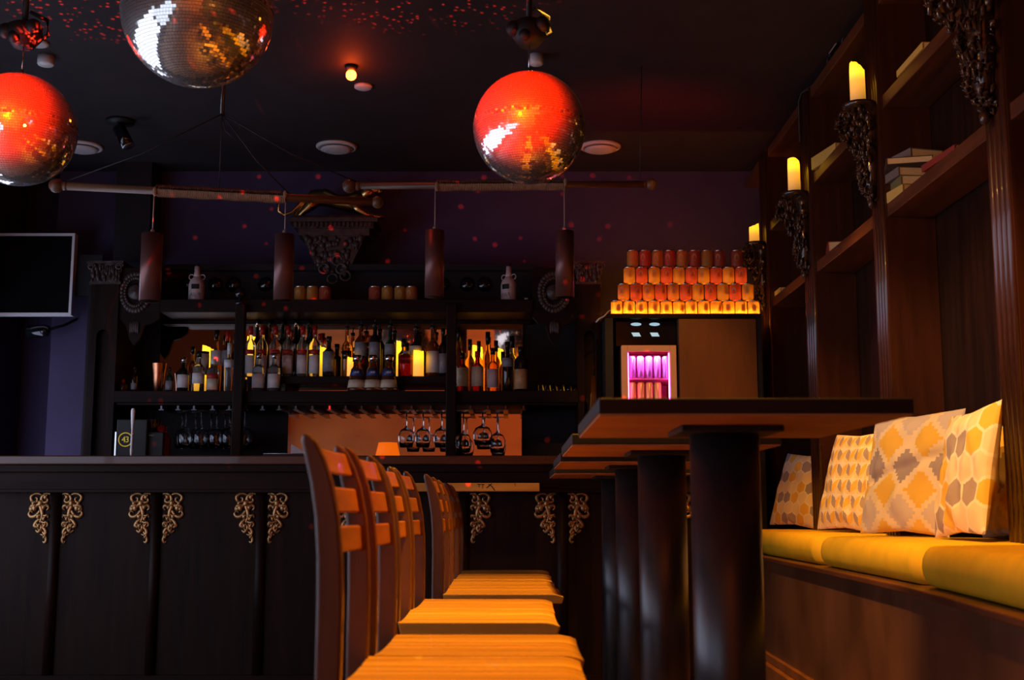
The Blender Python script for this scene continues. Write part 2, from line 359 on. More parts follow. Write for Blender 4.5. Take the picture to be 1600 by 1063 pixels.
def cushion(name, ya, yb, label):
    n = 40; prof = []; t = ZT - ZR
    for k in range(9):
        a = pi*(1 - k/8)
        prof.append((.042*(1-sin(a)) if False else .045 - .045*sin(pi*k/8), ZR + t*(.5 - .5*cos(pi*k/8))))
    vs = []; fs = []; m = len(prof) + 8
    for i in range(n+1):
        u = i/n; y = ya + (yb-ya)*u
        e = min(u, 1-u)*(yb-ya); sh = .09*max(0, 1 - e/.050)**2.5      # ends rounded
        bulge = .006*sin(pi*u)
        x = rimx(y) + .006
        row = [(x + p[0] + sh, y, ZR + .001 + (p[1]-ZR)*(1 - .25*sh/.04) + (bulge*.6 if k > 4 else 0)) for k, p in enumerate(prof)]
        zt = row[-1][2]
        for q in range(1, 8):
            xx = x + .045 + (1.93-x-.045)*q/7
            row.append((xx, y, zt + .004*sin(pi*q/7)))
        row.append((1.93, y, ZR+.001))
        vs += row
    m = len(row)
    for i in range(n):
        for k in range(m): k2 = (k+1) % m; fs.append((i*m+k, i*m+k2, (i+1)*m+k2, (i+1)*m+k))
    fs += [tuple(range(m)), tuple(reversed(range(n*m, n*m+m)))]
    o = MB().add(vs, fs, 0, True).build(name, 'yellow_velvet')
    return tag(o, label, 'cushion', 'yellow bench seat cushions')
cushion('seat_cushion', 5.53, 7.54, 'farthest long yellow velvet seat cushion on the bench')
cushion('seat_cushion', 4.025, 5.47, 'middle yellow velvet seat cushion on the bench, under the petal-patterned pillow')
cushion('seat_cushion', 1.65, 3.975, 'nearest yellow velvet seat cushion on the bench, at the right edge of the picture')

# ------------------------------------------------------------------ bookcase wall above the bench
XF = 1.71
case = thing('bookcase', 'tall dark wooden bookcase with fluted posts rising behind the bench', 'bookcase', (1.8, 5.5, 0))
def cb(name, mb, m, **k):
    mb.v = [(v[0]-1.8, v[1]-5.5, v[2]) for v in mb.v]; return mb.build(name, m, case, **k)
POST = []
for pxl, pxr, py, ztop in ((1559, 1592, 560, ZC-.01), (1372, 1390, 560, ZC-.01), (1262, 1276, 560, None), (1195, 1205, 560, None)):
    yf = PX(pxl, py, XF).y; yn = PX(pxr, py, XF).y; POST.append((yn, yf))
zt3 = PX(1262, 134, XF).z
for i, (yn, yf) in enumerate(POST):
    m = MB(); w_ = yf-yn; zt = ZC-.01 if i < 2 else zt3
    m.box((XF+.012, yn, ZT+.004), (1.948, yf, zt))
    for k in range(4):
        m.cyl(w_*.10, ZT+.004, zt-.02, 10, 0, (XF+.012, yn + w_*(.14+.24*k), 0))
    cb('post', m, 'post_wood')
ZS1 = PX(1365, 351, XF).z; ZS2 = PX(1388, 152, XF).z; ZS3 = zt3-.065
def shelf(z, i0, i1, t=.062):
    cb('shelf', MB().box((XF+.02, POST[i0][1], z), (1.948, POST[i1][0], z+t)), 'shelf_wood', bevel=.004)
for z in (ZS1, ZS2, ZS3):
    for i in range(3): shelf(z, i, i+1)
cb('shelf', MB().box((XF+.02, 2.4, ZS1), (1.948, POST[0][0], ZS1+.062)), 'shelf_wood', bevel=.004)
cb('shelf', MB().box((XF+.02, 2.4, ZS2), (1.948, POST[0][0], ZS2+.062)), 'shelf_wood', bevel=.004)
cb('shelf', MB().box((XF+.02, POST[3][1], ZS3), (1.948, 8.68, ZS3+.065)), 'shelf_wood', bevel=.004)

# carved corbels, each carrying a candle
def corbel_mesh(seed, s=1.0):
    """carved bracket hanging down a post: a tapering mass of leaf scrolls; origin top, reaches to -X"""
    rnd = random.Random(seed); m = MB()
    hgt, out = .50*s, .17*s
    m.lathe([(.03*s, -.035*s), (.075*s, -.03*s), (.085*s, -.012*s), (.085*s, 0)], 16, 0, (-.075*s, 0, 0))
    def env(t):     # outward reach and width at depth t (0 top..1 bottom)
        return out*(1-t)**.75*(.85+.25*sin(9*t)) + .02*s, (.075*(1-t)**.6+.022)*s
    for i in range(46):
        t = i/45.0; o_, w_ = env(t); z = -.03*s - (hgt-.04*s)*t
        for q in range(3):
            a = rnd.uniform(-1.35, 1.35); rr = rnd.uniform(.010, .017)*s*(1-.3*t)
            c_ = Vector((-o_*cos(a)*rnd.uniform(.88, 1.0), w_*sin(a), z)); L_ = rnd.uniform(.03, .06)*s*(1-.4*t)
            tip = c_ + Vector((-.012*s*cos(a)+rnd.uniform(-.006, .006), rnd.uniform(-.014, .014)*s, -L_))
            m.tube([c_, c_*.5+tip*.5+Vector((-.012*s*cos(a), .012*s*sin(a), 0)), tip, tip+Vector((-.012*s, 0, .006*s))], [rr*.5, rr, rr*.75, rr*.25], 6, 0, .6)
    for i in range(11):     # volutes
        t = i/11.0*.92; o_, w_ = env(t); z = -.05*s - (hgt-.08*s)*t; sd = -1 if i % 2 else 1
        pts = []; 
        for k in range(16):
            a = k/15*1.6*2*pi; r_ = (.034-.0017*k)*s*(1-.3*t)
            pts.append((-o_*.85 - r_*cos(a)*.6, sd*w_*.55, z + r_*sin(a)))
        m.tube(pts, [.008*s*(1-.03*k) for k in range(16)], 6)
    m.lathe([(0.001, -hgt), (.035*s, -hgt*.85), (.05*s, -hgt*.5), (.07*s, -hgt*.15), (.08*s, -.02*s)], 12, 0, (-.03*s, 0, 0), sx=.9)
    m.lathe([(0.0, -hgt-.05*s), (.014*s, -hgt-.035*s), (.018*s, -hgt-.015*s), (.008*s, -hgt+.01*s)], 10, 0, (-.035*s, 0, 0))
    return m
def candle_mesh(r, h, slant=0.15, seed=1):
    rnd = random.Random(seed); m = MB(); vs = []; fs = []; seg = 24
    rows = [(r*1.02, 0), (r, .01), (r*.99, h*.4), (r*.97, h*.8), (r*.93, h)]
    for i, (q, z) in enumerate(rows):
        for k in range(seg):
            a = 2*pi*k/seg; zz = z
            if i == 4: zz = z - h*slant*(.5-.5*cos(a+pi)) + rnd.uniform(-.003, .003)
            vs.append((q*cos(a), q*sin(a), zz))
    for i in range(4):
        for k in range(seg): k2 = (k+1) % seg; fs.append((i*seg+k, i*seg+k2, (i+1)*seg+k2, (i+1)*seg+k))
    o = len(vs)
    for k in range(seg): a = 2*pi*k/seg; vs.append((r*.78*cos(a), r*.78*sin(a), h*.86 - h*slant*.6*(.5-.5*cos(a+pi))))
    for k in range(seg): k2 = (k+1) % seg; fs.append((4*seg+k, 4*seg+k2, o+k2, o+k))
    fs.append(tuple(o+k for k in range(seg))); fs.append(tuple(reversed(range(seg))))
    return m.add(vs, fs, 0, True)
spots = [(1, 1333, 158, .92, 'nearest'), (2, 1240, 292, .92, 'middle'), (3, 1178, 371, .92, 'farthest')]
CORB = None
where = {1: ('on the second bookcase post, largest of those shown whole', 'tallest-looking lit pillar candle with a slanted top, on the nearest whole corbel'),
         2: ('on the middle bookcase post, between the other two lit corbels', 'lit pillar candle on the middle of the three candle-bearing corbels'),
         3: ('on the farthest bookcase post, beside the pyramid of jars', 'short lit candle on the farthest corbel, beside the jar pyramid')}
for i, px, py, s, _ in spots:
    yn, yf = POST[i]; y = (yn+yf)/2
    X = XF - .055; p = PX(px, py, X-.05)
    ztop = PX(px, py, X-.05).z
    c = corbel_mesh(i, .93 if i < 3 else .86).build('carved_corbel', 'dark_carving', None, (XF+.005, y, ztop))
    tag(c, 'dark carved leaf corbel ' + where[i][0], 'corbel', 'carved corbels on the bookcase posts')
    cd = candle_mesh(.036 if i < 3 else .034, (.205, .205, .135)[i-1], (.34, .14, .22)[i-1], i).build('pillar_candle', 'candle_glow' if i < 3 else 'candle_glow_small', None, (XF-.068, y, ztop+.001))
    cd.rotation_euler = (0, 0, (0.5, 0.7, 3.3)[i-1])
    tag(cd, where[i][1], 'candle', 'lit candles on the corbels')
yn, yf = POST[0]
c = corbel_mesh(9, 1.12).build('carved_corbel', 'dark_carving', None, (XF+.005, (yn+yf)/2, PX(1540, 188, XF-.04).z + .60))
tag(c, 'dark carved corbel cut off by the top edge, on the nearest bookcase post', 'corbel', 'carved corbels on the bookcase posts')

# ------------------------------------------------------------------ books and things on the shelves
def book(sz, cover, loc, rot, label, group='old books on the bookcase shelves'):
    L, W, T = sz
    t = thing('book', label, 'book', loc, 0, group); t.rotation_euler = rot
    m = MB(); m.box((-L/2, -W/2, 0), (L/2, W/2, .003)); m.box((-L/2, -W/2, T-.003), (L/2, W/2, T)); m.box((L/2-.004, -W/2, .003), (L/2, W/2, T-.003))
    m.build('cover', cover, t); MB().box((-L/2+.004, -W/2+.004, .003), (L/2-.004, W/2-.004, T-.003)).build('pages', 'page', t)
    return t
zs = ZS1 + .0625
yb = PX(1415, 290, XF+.1).y
h_ = 0
for k, (T, W, L, cv, dx, rz, lb) in enumerate([(.050, .17, .23, 'book_yellow', 0, .15, 'thick cream-paged book at the bottom of the stack of books on the shelf'),
        (.042, .16, .24, 'book_olive', .01, .0, 'olive book second from the bottom of the stack on the shelf'),
        (.040, .16, .22, 'book_grey', -.01, .1, 'grey book in the middle of the stack on the shelf'),
        (.032, .20, .34, 'book_dark', .0, -.25, 'wide flat book jutting out near the top of the stack on the shelf'),
        (.045, .17, .26, 'book_grey', .02, .25, 'dark grey book lying topmost on the stack on the shelf')]):
    book((W, L, T), cv, (XF+.11+dx, yb, zs+h_), (0, 0, pi+rz), lb); h_ += T + .001
book((.16, .30, .028), 'book_red', (XF+.10, PX(1478, 232, XF+.06).y, zs), (0, 0, pi+.1), 'single flat book lying on the shelf to the right of the book stack')
book((.17, .34, .030), 'book_yellow', (XF+.10, PX(1432, 80, XF+.05).y, ZS2+.0625), (0, 0, pi), 'pale flat book on the upper shelf, above the book stack')
book((.15, .25, .05), 'book_red', (XF+.11, PX(1392, 130, XF+.08).y+.1, ZS2+.0625), (0, 0, pi+.2), 'reddish book on the upper shelf close to the second post')
book((.17, .30, .07), 'book_yellow', (XF+.11, PX(1300, 250, XF+.08).y, ZS2+.0625), (0, 0, pi+.2), 'yellow-lit book on the upper shelf behind the nearest whole corbel')
book((.16, .22, .05), 'book_grey', (XF+.11, PX(1281, 262, XF+.08).y+.3, ZS2+.0625), (0, 0, pi+.1), 'small pale book on the upper shelf just right of the third post')
book((.15, .20, .055), 'book_red', (XF+.11, PX(1305, 378, XF+.08).y, zs), (0, 0, pi-.2), 'pale-edged book alone on the lower shelf between the second and third posts')
book((.15, .20, .04), 'book_yellow', (XF+.11, PX(1224, 446, XF+.08).y, zs), (0, 0, pi), 'thin pale book on the lower shelf between the third and fourth posts')
# big mustard book right of the first post
yk = PX(1595, 110, XF+.15).y
book((.26, .22, .06), 'book_yellow', (1.86, yk-.10, zs+.13), (0, pi/2, 0), 'large mustard yellow book standing on the shelf at the right edge')

# vase with feathers on the top of the third post, bent rod, ring stand with shield sign
pv = PX(1268, 134, XF+.12); zb = zt3
v = thing('vase', 'small black vase holding dry feathery stems on top of the bookcase', 'vase', (XF+.09, pv.y, zb+.001))
MB().lathe([(.04, 0), (.052, .02), (.056, .06), (.04, .10), (.022, .13), (.026, .145)], 20).build('vase_body', 'black_gloss', v)
m = MB(); rnd = random.Random(3)
for tx, ty, hh in ((-.13, .30, .30), (-.06, .34, .34), (-.02, .20, .27), (.02, .10, .30)):
    base = Vector((0, 0, .12)); top = Vector((tx, ty, hh+.06)); mid = Vector((tx*.35, ty*.35, hh*.8))
    pts = [base*(1-t)**2 + mid*2*t*(1-t) + top*t*t for t in [k/10 for k in range(11)]]
    m.tube(pts, [.0025]*6+[.006, .008, .008, .006, .002], 5)
    for k in range(80):
        t = .45+.55*rnd.random(); p = base*(1-t)**2 + mid*2*t*(1-t) + top*t*t
        d = Vector((rnd.uniform(-1, 1), rnd.uniform(-.3, 1), rnd.uniform(-.4, .6)))*.035
        m.tube([p, p+d*.6, p+d+Vector((0, 0, -.008))], [.0015, .001, .0005], 3)
m.build('dry_stems', 'feather', v)
p0 = PX(1249, 190, XF-.02)
m = MB(); yR = p0.y
m.tube([(XF-.02, yR, 2.95), (XF-.02, yR, 3.19), (XF-.01, yR-.03, 3.235), (XF+.05, yR-.12, 3.262), (XF+.10, yR-.16, 3.27)], .006, 8)
rod = m.build('curtain_rod', 'dark_wire'); tag(rod, 'thin bent dark metal rod beside the third bookcase post', 'rod')

ys_ = PX(1315, 20, XF+.10).y
zf = ZS3+.0655
stand = thing('ring_rack', 'dark metal rack of small rings on the top shelf of the bookcase', 'rack', (XF+.11, ys_, zf))
m = MB(); rnd = random.Random(5)
for k in range(22):
    c_ = Vector((rnd.uniform(-.05, .05), -.22 + .46*k/21, .03 + .055*(k % 2)+rnd.uniform(0, .012))); R_ = rnd.uniform(.016, .024)
    m.tube([(c_.x-.01, c_.y+R_*cos(a), c_.z+R_*sin(a)) for a in [2*pi*q/12 for q in range(13)]], .0045, 5)
m.tube([(0, -.24, .01), (0, .24, .01)], .008, 6); m.tube([(.02, -.24, .06), (.02, .24, .06)], .005, 6)
m.build('ring_frame', 'dull_carving', stand)
sg = thing('shield_sign', 'small dark shield-shaped sign with a pale outline at the top of the bookcase', 'sign', (XF+.045, ys_, zf+.135))
poly = [(-.07, -.05), (-.075, .02), (-.05, .05), (0, .072), (.05, .05), (.075, .02), (.07, -.05), (0, -.068)]
zlim = ZC - (zf+.135) - .004
poly = [(a, min(c_, zlim)) for a, c_ in poly]
MB().extrude(poly, 0, .012, 'YZ').build('sign_board', 'black_matte', sg)
m = MB(); m.tube([(-.002, a, c_) for a, c_ in poly+poly[:1]], .0035, 5); m.build('outline', 'sign_outline', sg)
MB().ball((-.003, .012, .012), .011, 8, 6, 0, (.3, 1, 1)).build('emblem', 'label_red', sg)
# unreadable lettering in the photo: one row of short pale marks and a pale band
m = MB()
for k in range(6): m.box((-.003, -.045+.016*k, -.018), (0, -.036+.016*k, -.002))
m.box((-.003, -.05, -.036), (0, .04, -.027)); m.build('lettering', 'sign_outline', sg)

# ------------------------------------------------------------------ pillows
def hexf(u, v, s):
    # nearest hex centre (pointy top), returns cell id and border distance
    u /= s; v /= s
    best = None
    q = u/1.0; r0 = v/.866
    for jr in (math.floor(r0)-1, math.floor(r0), math.floor(r0)+1, math.floor(r0)+2):
        off = .5*(jr % 2)
        for iq in (math.floor(q-off), math.floor(q-off)+1):
            cx_, cy_ = iq+off, jr*.866; d = (u-cx_)**2+(v-cy_)**2
            if best is None or d < best[0][0]: best = ((d, iq, jr, cx_, cy_), best[0] if best else None)
            elif best[1] is None or d < best[1][0]: best = (best[0], (d, iq, jr, cx_, cy_))
    a, b_ = best
    edge = (b_[0]-a[0])/2
    return a[1], a[2], edge
CREAM, YEL, GRY, WHT = (.80, .62, .38), (.80, .47, .07), (.38, .29, .25), (.84, .72, .52)
def pat_hex(s):
    def f(u, v):
        i, j, e = hexf(u, v, s)
        if e < .055: return WHT
        return (YEL, GRY, CREAM, CREAM, GRY, YEL, CREAM)[(i*3+j*5) % 7]
    return f
def pat_diamond(u, v):
    g = .0165; u = round(u/g)*g; v = round(v/g)*g
    p = .205; a = ((u/p) % 1)-.5; bq = ((v/p) % 1)-.5; ir = math.floor(v/p)
    d = abs(a)+abs(bq)
    if d < .40: return GRY if ir % 2 == 0 else (.62, .50, .42)
    a2 = ((u/p+.5) % 1)-.5; b2 = ((v/p+.5) % 1)-.5
    if abs(a2)+abs(b2) < .40: return YEL
    return CREAM
def pat_petal(u, v):
    p = .082; ir = math.floor(v/p); x = (u/p + .5*(ir % 2)) % 1; y = (v/p) % 1
    def leaf(x, y, x0, y0, x1, y1):
        dx, dy = x1-x0, y1-y0; L = sqrt(dx*dx+dy*dy); t = ((x-x0)*dx+(y-y0)*dy)/L/L
        if not 0 < t < 1: return False
        return abs((x-x0)*dy-(y-y0)*dx)/L < .22*sin(pi*t)
    if leaf(x, y, .0, .1, .5, .95): return YEL
    if leaf(x, y, 1.0, .1, .62, .95): return GRY
    if leaf(x, y, .0, -.1, .5, .5) or leaf(x, y, 1, -.1, .5, .5): return (.80, .60, .28)
    return WHT
def pillow(label, loc, size, yaw, lean, pat, seed, thick=.13, fold=.0, roll=0.0):
    n = 110; rnd = random.Random(seed); vs = []; fs = []; cols = []
    ph = rnd.uniform(0, 10)
    def P(u, v, side):
        x = (abs(u)**1)*1; rr = (1-u*u)*(1-v*v)
        z = side*thick/2*max(rr, 0)**.42
        cu = 1 - .075*(1-abs(v))*abs(u)**3*(1) ; cv = 1 - .075*(1-abs(u))*abs(v)**3
        wr = .018*noise.noise(Vector((u*2.2+ph, v*2.2, side)))+.009*noise.noise(Vector((u*5+ph, v*3, side+4)))
        wr -= fold*math.exp(-((v-.05-.25*u)/.10)**2) 
        z += (wr*side)*min(1, 3*max(rr, 0)) 
        return (u*size/2*cu, z*-1, v*size/2*cv)
    for side in (1, -1):
        o = len(vs)
        for j in range(n+1):
            for i in range(n+1): vs.append(P(-1+2*i/n, -1+2*j/n, side))
        for j in range(n):
            for i in range(n):
                a = o+j*(n+1)+i; q = (a, a+1, a+n+2, a+n+1)
                fs.append(q if side == 1 else tuple(reversed(q)))
                u, v = (-1+2*(i+.5)/n)*size/2, (-1+2*(j+.5)/n)*size/2
                cols.append((*pat(u+5, v+5), 1))
    me = bpy.data.meshes.new('patterned_pillow'); me.from_pydata(vs, [], fs)
    att = me.color_attributes.new('pattern', 'FLOAT_COLOR', 'CORNER'); buf = []
    for c_ in cols: buf += list(c_)*4
    att.data.foreach_set('color', buf); me.polygons.foreach_set('use_smooth', [True]*len(fs)); me.materials.append(MATS['pillow_fabric'])
    o = bpy.data.objects.new('patterned_pillow', me); COL.objects.link(o)
    o.rotation_mode = 'XYZ'
    o.matrix_world = Matrix.Translation(loc) @ Matrix.Rotation(yaw, 4, 'Z') @ Matrix.Rotation(lean, 4, 'X') @ Matrix.Rotation(roll, 4, 'Y')
    # rest the lowest point on the cushion
    low = min((o.matrix_world @ Vector(q)).z for q in vs); o.location.z += ZT + .009 - low
    return tag(o, label, 'pillow', 'patterned pillows on the bench')
m = mat('pillow_fabric', (.8, .7, .5), .85, spec=.2); nt = m.node_tree
at = nt.nodes.new('ShaderNodeAttribute'); at.attribute_name = 'pattern'; nt.links.new(at.outputs['Color'], nt.nodes['Principled BSDF'].inputs['Base Color'])
def pp(px, X): return PX(px, 760, X)
# face normal is -Y rotated by yaw (negative yaw turns it towards -X)
for px, X, sz, yaw, lean, roll, pt, sd, th, fo, lb in (
        (1252, 1.745, .46, -66, -.30, .05, pat_hex(.075), 1, .12, 0, 'pillow with small grey and yellow hexagons, farthest along the bench'),
        (1334, 1.72, .51, -74, -.26, .02, pat_petal, 2, .13, 0, 'pillow with rows of yellow and grey petals, second farthest on the bench'),
        (1424, 1.68, .53, -66, -.22, .01, pat_diamond, 3, .13, .022, 'creased pillow with large stepped grey and yellow diamonds'),
        (1512, 1.655, .475, -90, -.20, -.05, pat_hex(.105), 4, .11, 0, 'pillow with big grey and yellow hexagons leaning on the diamond pillow'),
        (1585, 1.85, .44, -88, -.16, 0, pat_diamond, 5, .12, 0, 'patterned pillow mostly hidden behind the nearest post')):
    pillow(lb, (X, PX(px, 750, X).y, .9), sz, radians(yaw), lean, pt, sd, roll=roll, thick=th, fold=fo)
# ------------------------------------------------------------------ tables
def table(loc, zu, label):
    t = thing('bar_table', label, 'table', (loc[0], loc[1], FL), 0, 'row of dark square tables')
    zu = zu - FL; zt = zu + .034
    m = MB(); m.box((-.305, -.36, zu+.004), (.305, .36, zt)); m.build('tabletop', 'table_edge', t, bevel=.003)
    MB().box((-.302, -.357, zu), (.302, .357, zu+.004)).build('underside_board', 'table_under', t)
    MB().box((-.11, -.11, zu-.014), (.11, .11, zu)).build('mounting_plate', 'black_matte', t, bevel=.003)
    MB().cyl(.0765, .022, zu-.014, 40).build('column', 'black_metal', t)
    MB().lathe([(.27, 0), (.27, .012), (.25, .020), (.085, .024), (0, .024)], 40).build('base_plate', 'black_metal', t)
    return t
for (x, y, zu, lb) in ((.472, 2.68, .984, 'nearest and largest-looking dark square table on a thick black column'), (.478, 3.86, .990, 'second nearest dark square table, its black column just left of the nearest one'),
                   (.478, 4.71, .976, 'third dark square table, second from the bar counter'), (.488, 5.60, .962, 'farthest dark square table, next to the bar counter')):
    table((x, y), zu, lb)

# ------------------------------------------------------------------ chairs
SZ = .512
def make_chair():
    t = thing('chair', 'chair', 'chair', (0, 0, 0), 0, 'row of slat-back wooden chairs')
    # seat: shallow saddle with plank grooves running front to back
    nx, ny = 24, 36; vs = []; fs = []
    def top(x, y):
        g = 0
        for yc in (-.105, 0, .105): g -= .0035*math.exp(-((y-yc)/.004)**2)
        return SZ - .006 + .006*(abs(y)/.2)**2 + g - (.010*max(0, (x-.17)/.045)**2)
    for j in range(ny+1):
        for i in range(nx+1):
            x = -.215 + .43*i/nx; y = -.205+.41*j/ny; vs.append((x, y, top(x, y)))
    o = len(vs)
    for j in range(ny+1):
        for i in range(nx+1):
            x = -.215 + .43*i/nx; y = -.205+.41*j/ny; vs.append((x*.97, y*.97, SZ-.034))
    W = nx+1
    for j in range(ny):
        for i in range(nx):
            a = j*W+i; fs.append((a, a+1, a+W+1, a+W)); fs.append((o+a, o+a+W, o+a+W+1, o+a+1))
    for i in range(nx): fs.append((i, o+i, o+i+1, i+1)); a = ny*W+i; fs.append((a, a+1, o+a+1, o+a))
    for j in range(ny): a = j*W; fs.append((a, a+W, o+a+W, o+a)); a = j*W+nx; fs.append((a, o+a, o+a+W, a+W))
    MB().add(vs, fs, 0, False).build('seat', 'seat_wood', t, bevel=.004)
    def bx(z):    # centre line of the back post
        if z < SZ: return -.232 - .05*((SZ-z)/SZ)**2
        u = (z-SZ)/.42; return -.232 + .004*u - .050*u**4
    for sgn in (-1, 1):
        zs_ = [FL, .10, .3, .45, .55, .65, .72, .79, .85, .89, .92, .935]
        wd = [.030, .032, .036, .042, .044, .044, .043, .041, .038, .034, .026, .010]
        vs = []; fs = []
        for z, w in zip(zs_, wd):
            x = bx(z)
            for dx, dy in ((-w/2, -.014), (w/2, -.014), (w/2, .014), (-w/2, .014)): vs.append((x+dx, sgn*.188+dy, z))
        for i in range(len(zs_)-1):
            for k in range(4): k2 = (k+1) % 4; fs.append((i*4+k, i*4+k2, i*4+4+k2, i*4+4+k))
        n = (len(zs_)-1)*4; fs += [(3, 2, 1, 0), (n, n+1, n+2, n+3)]
        MB().add(vs, fs).build('back_post', 'chair_wood', t, bevel=.006)
    for za, zb_ in ((.872, .917), (.798, .846), (.724, .773)):
        vs = []; fs = []; n = 10
        for i in range(n+1):
            y = -.178+.356*i/n; c_ = -.012*(1-(y/.178)**2)
            for z in (za, zb_):
                x = bx(z) + c_
                vs += [(x-.007, y, z), (x+.009, y, z)]
        for i in range(n):
            a = i*4; b_ = a+4
            fs += [(a, b_, b_+1, a+1), (a+2, a+3, b_+3, b_+2), (a, a+2, b_+2, b_), (a+1, b_+1, b_+3, a+3)]
        fs += [(0, 1, 3, 2), (n*4, n*4+2, n*4+3, n*4+1)]
        MB().add(vs, fs).build('back_slat', 'slat_wood', t, bevel=.004)
    for sgn in (-1, 1):
        MB().lathe([(.014, FL), (.018, .1), (.021, SZ-.036)], 14, 0, (.175, sgn*.165, 0)).build('front_leg', 'chair_wood', t)
    m = MB(); m.box((-.20, -.175, SZ-.085), (.19, -.155, SZ-.034)); m.box((-.20, .155, SZ-.085), (.19, .175, SZ-.034)); m.box((.17, -.16, SZ-.085), (.19, .16, SZ-.034)); m.box((-.21, -.16, SZ-.085), (-.19, .16, SZ-.034))
    m.build('seat_rail', 'chair_wood', t)
    m = MB(); m.box((-.235, -.182, .10), (.17, -.166, .125)); m.box((-.235, .166, .10), (.17, .182, .125)); m.build('stretcher', 'chair_wood', t)
    return t
chair0 = make_chair(); used = False
rows = [(2.285, .137, 'nearest slat-back wooden chair, its seat cut off by the bottom edge'), (2.715, .150, 'second nearest slat-back wooden chair with a bright orange-lit seat'),
        (3.45, .127, 'third nearest slat-back wooden chair in the row'), (3.885, .133, 'fourth nearest slat-back wooden chair in the row'),
        (4.54, .184, 'fifth nearest slat-back chair, first of the far group of four'), (4.97, .178, 'sixth nearest slat-back chair in the far group'),
        (5.47, .178, 'seventh nearest slat-back chair, last but one before the bar'), (5.90, .184, 'farthest slat-back chair, right before the bar counter')]
for y, xr, lb in rows:
    c_ = chair0 if not used else copy_tree(chair0); used = True
    c_.location = (xr-.215, y, 0); c_['label'] = lb; c_.rotation_euler = (0, 0, random.uniform(-.015, .015))

# ------------------------------------------------------------------ bar counter
YF = 6.7
bar = thing('bar_counter', 'long dark wooden bar counter with half-round posts and carved ornaments', 'bar counter', (-1.3, 7.0, 0))
def bp(name, mb, m, **k):
    mb.v = [(v[0]+1.3, v[1]-7.0, v[2]) for v in mb.v]; return mb.build(name, m, bar, **k)
XE = 1.08
zc1 = ZY(712, YF-.06); zc0 = ZY(726, YF-.06)
bp('counter_top', MB().box((XL+.01, YF-.06, zc0), (XE+.05, 7.32, zc1)), 'counter_wood', bevel=.006)
zf0 = ZY(770, YF); zm = ZY(738, YF)
m = MB(); m.box((XL+.01, YF-.03, zm), (XE+.02, YF+.1, zc0)); m.box((XL+.01, YF, zf0), (XE, YF+.1, zm)); m.box((XL+.01, YF-.012, zf0), (XE+.01, YF+.1, zf0+.018))
bp('fascia', m, 'dark_wood_h', bevel=.003)
bp('front_panel', MB().box((XL+.01, YF+.045, FL), (XE-.01, YF+.10, zf0+.01)), 'dark_wood')
bp('side_panel', MB().box((XE-.06, YF+.10, FL), (XE-.01, 7.25, zc0)), 'dark_wood')
bp('plinth', MB().box((XL+.01, YF+.02, FL), (XE, YF+.06, -.08)), 'dark_wood_h')
def acanthus():
    """one carved and pierced leaf scroll, 0.27 high, origin at its top, growing down and towards +X"""
    m = MB(); k_ = .27/70.0
    def q(pts, r, flat=.7):
        P_ = [Vector((a*k_, 0, -b_*k_)) for a, b_ in pts]; out = []
        for i in range(len(P_)-1):
            for s in range(4):
                t = s/4; p0 = P_[max(i-1, 0)]; p1 = P_[i]; p2 = P_[i+1]; p3 = P_[min(i+2, len(P_)-1)]
                out.append(.5*((2*p1)+(-p0+p2)*t+(2*p0-5*p1+4*p2-p3)*t*t+(-p0+3*p1-3*p2+p3)*t*t*t))
        out.append(P_[-1]); n = len(out)
        m.tube(out, [r*k_*(.35+.65*sin(pi*min(1, .12+.95*i/n))) for i in range(n)], 6, 0, flat, up=(0, 1, 0))
    q([(-1, 1), (5, 0), (10, 3), (12, 9), (8, 13), (3, 11), (4, 7), (7, 7)], 2.6)
    q([(12, 2), (17, 0), (23, 1), (27, 5), (25, 11), (19, 12), (18, 7), (21, 6)], 2.5)
    q([(14, 10), (13, 18), (10, 26), (10, 34), (13, 42)], 3.2)
    q([(14, 12), (18, 18), (22, 17), (26, 19), (27, 24), (23, 27)], 3.2)
    q([(12, 16), (7, 18), (3, 17), (1, 21), (4, 24)], 2.6)
    q([(13, 24), (17, 30), (21, 33), (26, 33), (29, 29), (27, 25)], 3.0)
    q([(11, 30), (6, 32), (2, 31), (1, 35)], 2.4)
    q([(12, 36), (17, 40), (20, 46), (15, 48), (11, 45)], 2.8)
    q([(11, 40), (6, 42), (3, 41), (1, 45), (4, 48)], 2.4)
    q([(11, 44), (10, 51), (14, 55), (18, 52)], 2.6)
    q([(10, 48), (5, 51), (3, 56), (7, 59), (11, 58)], 2.6)
    q([(8, 54), (4, 60), (2, 66), (4, 70), (7, 68)], 2.4)
    for a, b_, r in ((13, 14, 3.6), (21, 21, 3.2), (8, 20, 2.6), (25, 22, 2.4), (15, 33, 2.8), (7, 36, 2.4), (14, 46, 2.6), (6, 46, 2.2), (12, 53, 2.2), (5, 62, 2), (23, 14, 2.6), (6, 5, 2.8)):
        m.ball((a*k_, -.003, -b_*k_), r*k_, 8, 6, 0, (1.1, .8, 1.4))
        for dx in (-1, 1): m.tube([(a*k_, -.004, -b_*k_), ((a+dx*2.4*r/2.6)*k_, -.007, -(b_-2.5)*k_), ((a+dx*3.6*r/2.6)*k_, -.003, -(b_-4.5)*k_)], [1.2*k_, .9*k_, .2*k_], 5)
    return m
orn = acanthus(); first = None
for px in (88, 245, 409, 568, 725, 878, 1038):
    X = XY(px, 790, YF+.045)
    bp('half_round_post', MB().cyl(.030, -.08, zf0, 18, 0, (X, YF+.045, 0)), 'dark_wood')
    for sgn in (-1, 1):
        if first is None:
            first = orn.build('carved_ornament', 'gilt', bar, flipcheck=False); o = first
        else:
            o = first.copy(); COL.objects.link(o)
        o.location = (X + sgn*.036 + 1.3, YF+.040-7.0, zf0-.004); o.scale = (sgn, 1, 1)
